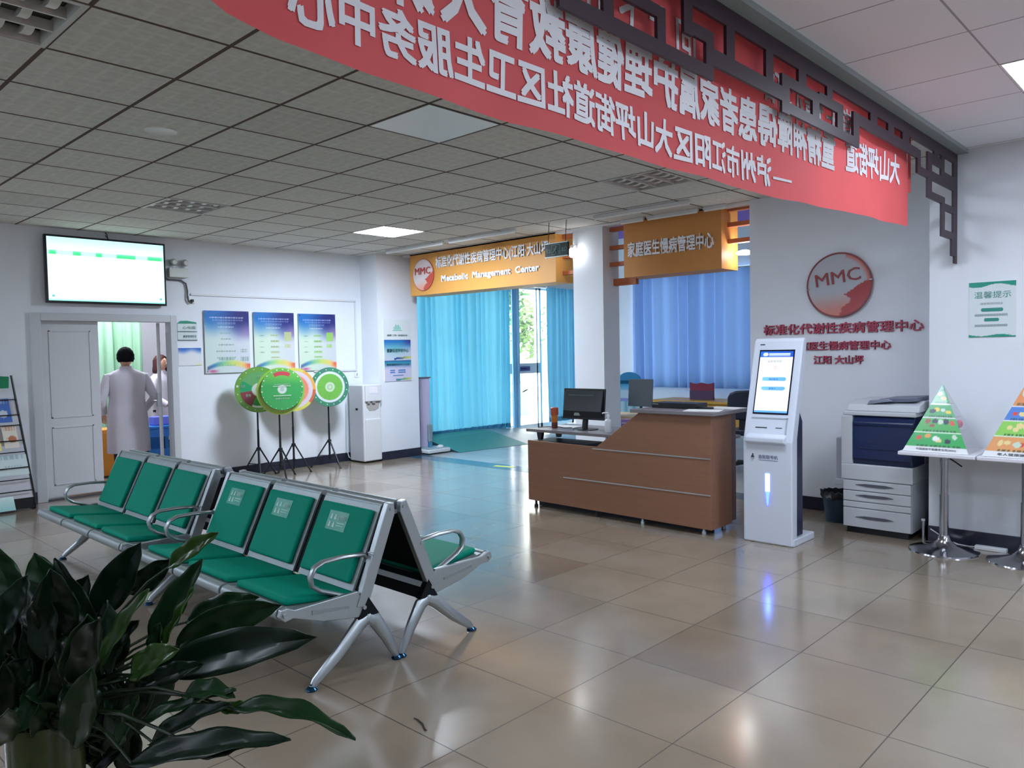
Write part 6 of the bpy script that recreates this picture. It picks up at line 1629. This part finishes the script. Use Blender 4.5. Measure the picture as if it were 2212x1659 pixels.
# ================================================================ FOREGROUND PLANT
PC = Vector((0.462, 1.790, 0.0))
t = thing('potted_plant', 'dark glossy broad-leaved potted plant in the near left corner of the picture', 'potted plant', tuple(PC))
MB().lathe([(0.045, 0.0), (0.060, 0.01), (0.072, 0.10), (0.074, 0.30), (0.070, 0.60), (0.073, 0.785), (0.077, 0.80), (0.070, 0.80), (0.064, 0.76)], tuple(PC), 32, close=False).build('pot', mat('olive_glaze', (50,62,32), 0.22, spec=0.5, var=0.35, vscale=9, stretch=(3, 3, 0.6)), t)
MB().lathe([(0.001, 0.0), (0.064, 0.0)], (PC.x, PC.y, 0.775), 24).build('soil', mat('soil', (44,36,30), 0.95, bump=0.8, bscale=80), t)
leaf_mats = [mat('leaf_dark', (10,30,16), 0.34, spec=0.3, var=0.25, vscale=12, rvar=0.06), mat('leaf_mid', (18,46,22), 0.34, spec=0.3, var=0.22, vscale=12, rvar=0.06), mat('leaf_light', (44,74,26), 0.32, spec=0.45, var=0.25, vscale=14)]
stem_m = mat('leaf_stem', (26,44,20), 0.4)
SOIL = Vector((PC.x, PC.y, 0.78))
rnd = random.Random(4)
def leaf(base, tip, width, m=0, bend=0.0, roll=0.0, twist=0.0, wave=0.004, stem=True, droop=0.0):
    """blade from base to tip; bend lifts the middle, droop lowers the tip end"""
    B, T = Vector(base), Vector(tip); L = (T-B).length; ax = (T-B).normalized()
    view = (Vector((0, 0, CAM_H))-B).normalized()
    side0 = ax.cross(view).normalized(); n0 = side0.cross(ax)
    NS, NW = 18, 6; vs = []
    for i in range(NS+1):
        s = i/NS
        w = width*0.5*(sin(pi*min(1, s**0.82)))**0.75*(1 if s < 0.97 else 0.6) + 0.0015
        if s > 0.90: w *= (1-s)/0.10*0.7+0.3
        c = B+ax*(L*s)+Vector((0, 0, 1))*(bend*sin(pi*s)-droop*s*s*s)
        r_ = roll+twist*s; sd = side0*cos(r_)+n0*sin(r_); nn = n0*cos(r_)-side0*sin(r_)
        for q in range(NW+1):
            u = q/NW*2-1
            h = abs(u)**1.4*w*0.38 + wave*sin(s*17+u*2.0)*abs(u) - 0.0015*(1-abs(u)*6 if abs(u) < 0.16 else 0)
            vs.append(c+sd*(u*w)+nn*h)
    mb = MB(); mb.add(vs, [(i*(NW+1)+q, i*(NW+1)+q+1, (i+1)*(NW+1)+q+1, (i+1)*(NW+1)+q) for i in range(NS) for q in range(NW)], smooth=True)
    o = mb.build('leaf', leaf_mats[m], t)
    md = o.modifiers.new('solid', 'SOLIDIFY'); md.thickness = 0.0012; md.offset = 0
    if stem:
        s0 = SOIL+Vector((rnd.uniform(-0.04, 0.04), rnd.uniform(-0.04, 0.04), 0))
        mid = s0.lerp(B, 0.55)+Vector((0, 0, 0.05*min(1, (B-s0).length*2)))
        MB().tube([s0, s0.lerp(mid, 0.5)+Vector((0, 0, 0.02)), mid, mid.lerp(B, 0.6)+Vector((0, 0, 0.01)), B+ax*0.01], [0.004, 0.0038, 0.0034, 0.003, 0.0024], 6).build('leaf_stem', stem_m, o)
    return o
LV = [ # base px, base d, tip px, tip d, width px, material, bend, roll, twist
 ((353,1450,1.52),(684,1376,1.40), 88, 0, 0.008, 0.15, 0.1),
 ((378,1398,1.66),(609,1306,1.60), 72, 1, 0.012, -0.2, 0.2),
 ((400,1345,1.70),(560,1290,1.66), 46, 1, 0.010, 0.4, 0.2),
 ((362,1226,1.62),(472,1150,1.60), 36, 2, 0.004, 0.5, -0.2),
 ((325,1392,1.62),(438,1207,1.58), 58, 1, 0.000, 0.3, 0.3),
 ((348,1400,1.56),(420,1268,1.52), 26, 2, 0.000, 0.9, 0.3),
 ((208,1330,1.60),(304,1172,1.58), 72, 0, 0.000, 0.1, 0.1),
 ((283,1282,1.68),(370,1206,1.66), 50, 0, 0.004, -0.3, 0.1),
 ((208,1372,1.56),(118,1205,1.54), 46, 0, 0.000, 0.2, 0.4),
 ((112,1322,1.72),(74,1194,1.70), 70, 1, 0.000, -0.2, 0.2),
 ((40,1300,1.60),(-30,1170,1.58), 60, 1, 0.000, 0.2, 0.0),
 ((206,1450,1.50),(322,1272,1.46), 42, 2, 0.004, 0.8, 0.2),
 ((280,1462,1.44),(386,1402,1.40), 60, 2, 0.006, 0.4, 0.2),
 ((310,1478,1.48),(440,1434,1.44), 44, 0, 0.000, 0.4, 0.0),
 ((300,1560,1.44),(510,1490,1.36), 40, 1, 0.004, 0.7, 0.6),
 ((395,1500,1.40),(508,1506,1.36), 46, 1, 0.010, 0.3, 0.6),
 ((322,1608,1.40),(500,1520,1.34), 46, 0, 0.010, 0.5, 0.3),
 ((500,1530,1.36),(768,1598,1.26), 50, 1, 0.022, 0.5, 0.5),
 ((480,1535,1.38),(552,1532,1.36), 24, 2, 0.004, 0.2, 0.2),
 ((275,1650,1.34),(628,1598,1.24), 66, 0, 0.010, 0.5, 0.3),
 ((430,1630,1.32),(560,1600,1.28), 50, 0, 0.008, 0.2, 0.2),
 ((255,1610,1.46),(300,1500,1.44), 34, 1, 0.000, 0.6, 0.3),
 ((238,1400,1.52),(300,1340,1.50), 36, 0, 0.000, 0.3, 0.2),
 ((246,1440,1.58),(262,1330,1.56), 50, 0, 0.000, 0.0, 0.2),
 ((330,1440,1.58),(345,1345,1.56), 36, 1, 0.000, 0.5, 0.2),
 ((150,1330,1.66),(180,1290,1.64), 26, 0, 0.000, 0.5, 0.2),
]
for (b, e, w, m_, bd, rl, tw) in LV:
    B, T = at(*b), at(*e); d_ = (b[2]+e[2])/2
    leaf(B, T, w/FPX*d_, m_, bd, rl, tw, droop=0.0)
# the dense dark mass on the left: broad leaves crossing each other at several depths
for k in range(58):
    px = rnd.uniform(-60, 235); py = rnd.uniform(1310, 1575)
    if px > 150 and py < 1330: py += 60
    d0 = rnd.uniform(1.45, 1.85)
    an = radians(rnd.uniform(35, 150)); ln = rnd.uniform(110, 190)
    B = at(px, py+50, d0); T = at(px+ln*cos(an)*0.6, py+50-ln*sin(an), d0-rnd.uniform(-0.05, 0.15))
    leaf(B, T, rnd.uniform(56, 86)/FPX*d0, 0 if rnd.random() < 0.85 else 1, rnd.uniform(0, 0.01), rnd.uniform(-0.6, 0.6), rnd.uniform(-0.4, 0.4))
for k in range(14):
    px = rnd.uniform(170, 330); py = rnd.uniform(1480, 1640); d0 = rnd.uniform(1.5, 1.75)
    an = radians(rnd.uniform(30, 120)); ln = rnd.uniform(80, 140)
    leaf(at(px-20, py+40, d0), at(px+ln*cos(an), py-ln*sin(an), d0), rnd.uniform(45, 70)/FPX*d0, 0, 0, rnd.uniform(-0.6, 0.6), rnd.uniform(-0.3, 0.3))
def floor_at(px, py):
    d = FWD + RGT*((px-1106)/FPX) - UPV*((py-829.5)/FPX); k = -CAM_H/d.z
    return Vector((d.x*k, d.y*k, 0.004))
sp = [floor_at(*q) for q in ((894,1553), (903,1557), (913,1566), (918,1578), (922,1580))]
o = MB().tube(sp, [0.002, 0.0035, 0.004, 0.0035, 0.002], 6).build('floor_scrap', mat('scrap_brown', (58,46,44), 0.7), loc=sp[2])
tag(o, 'small dark curled scrap on a floor tile joint in front of the benches', 'scrap')
bpy.context.view_layer.update()
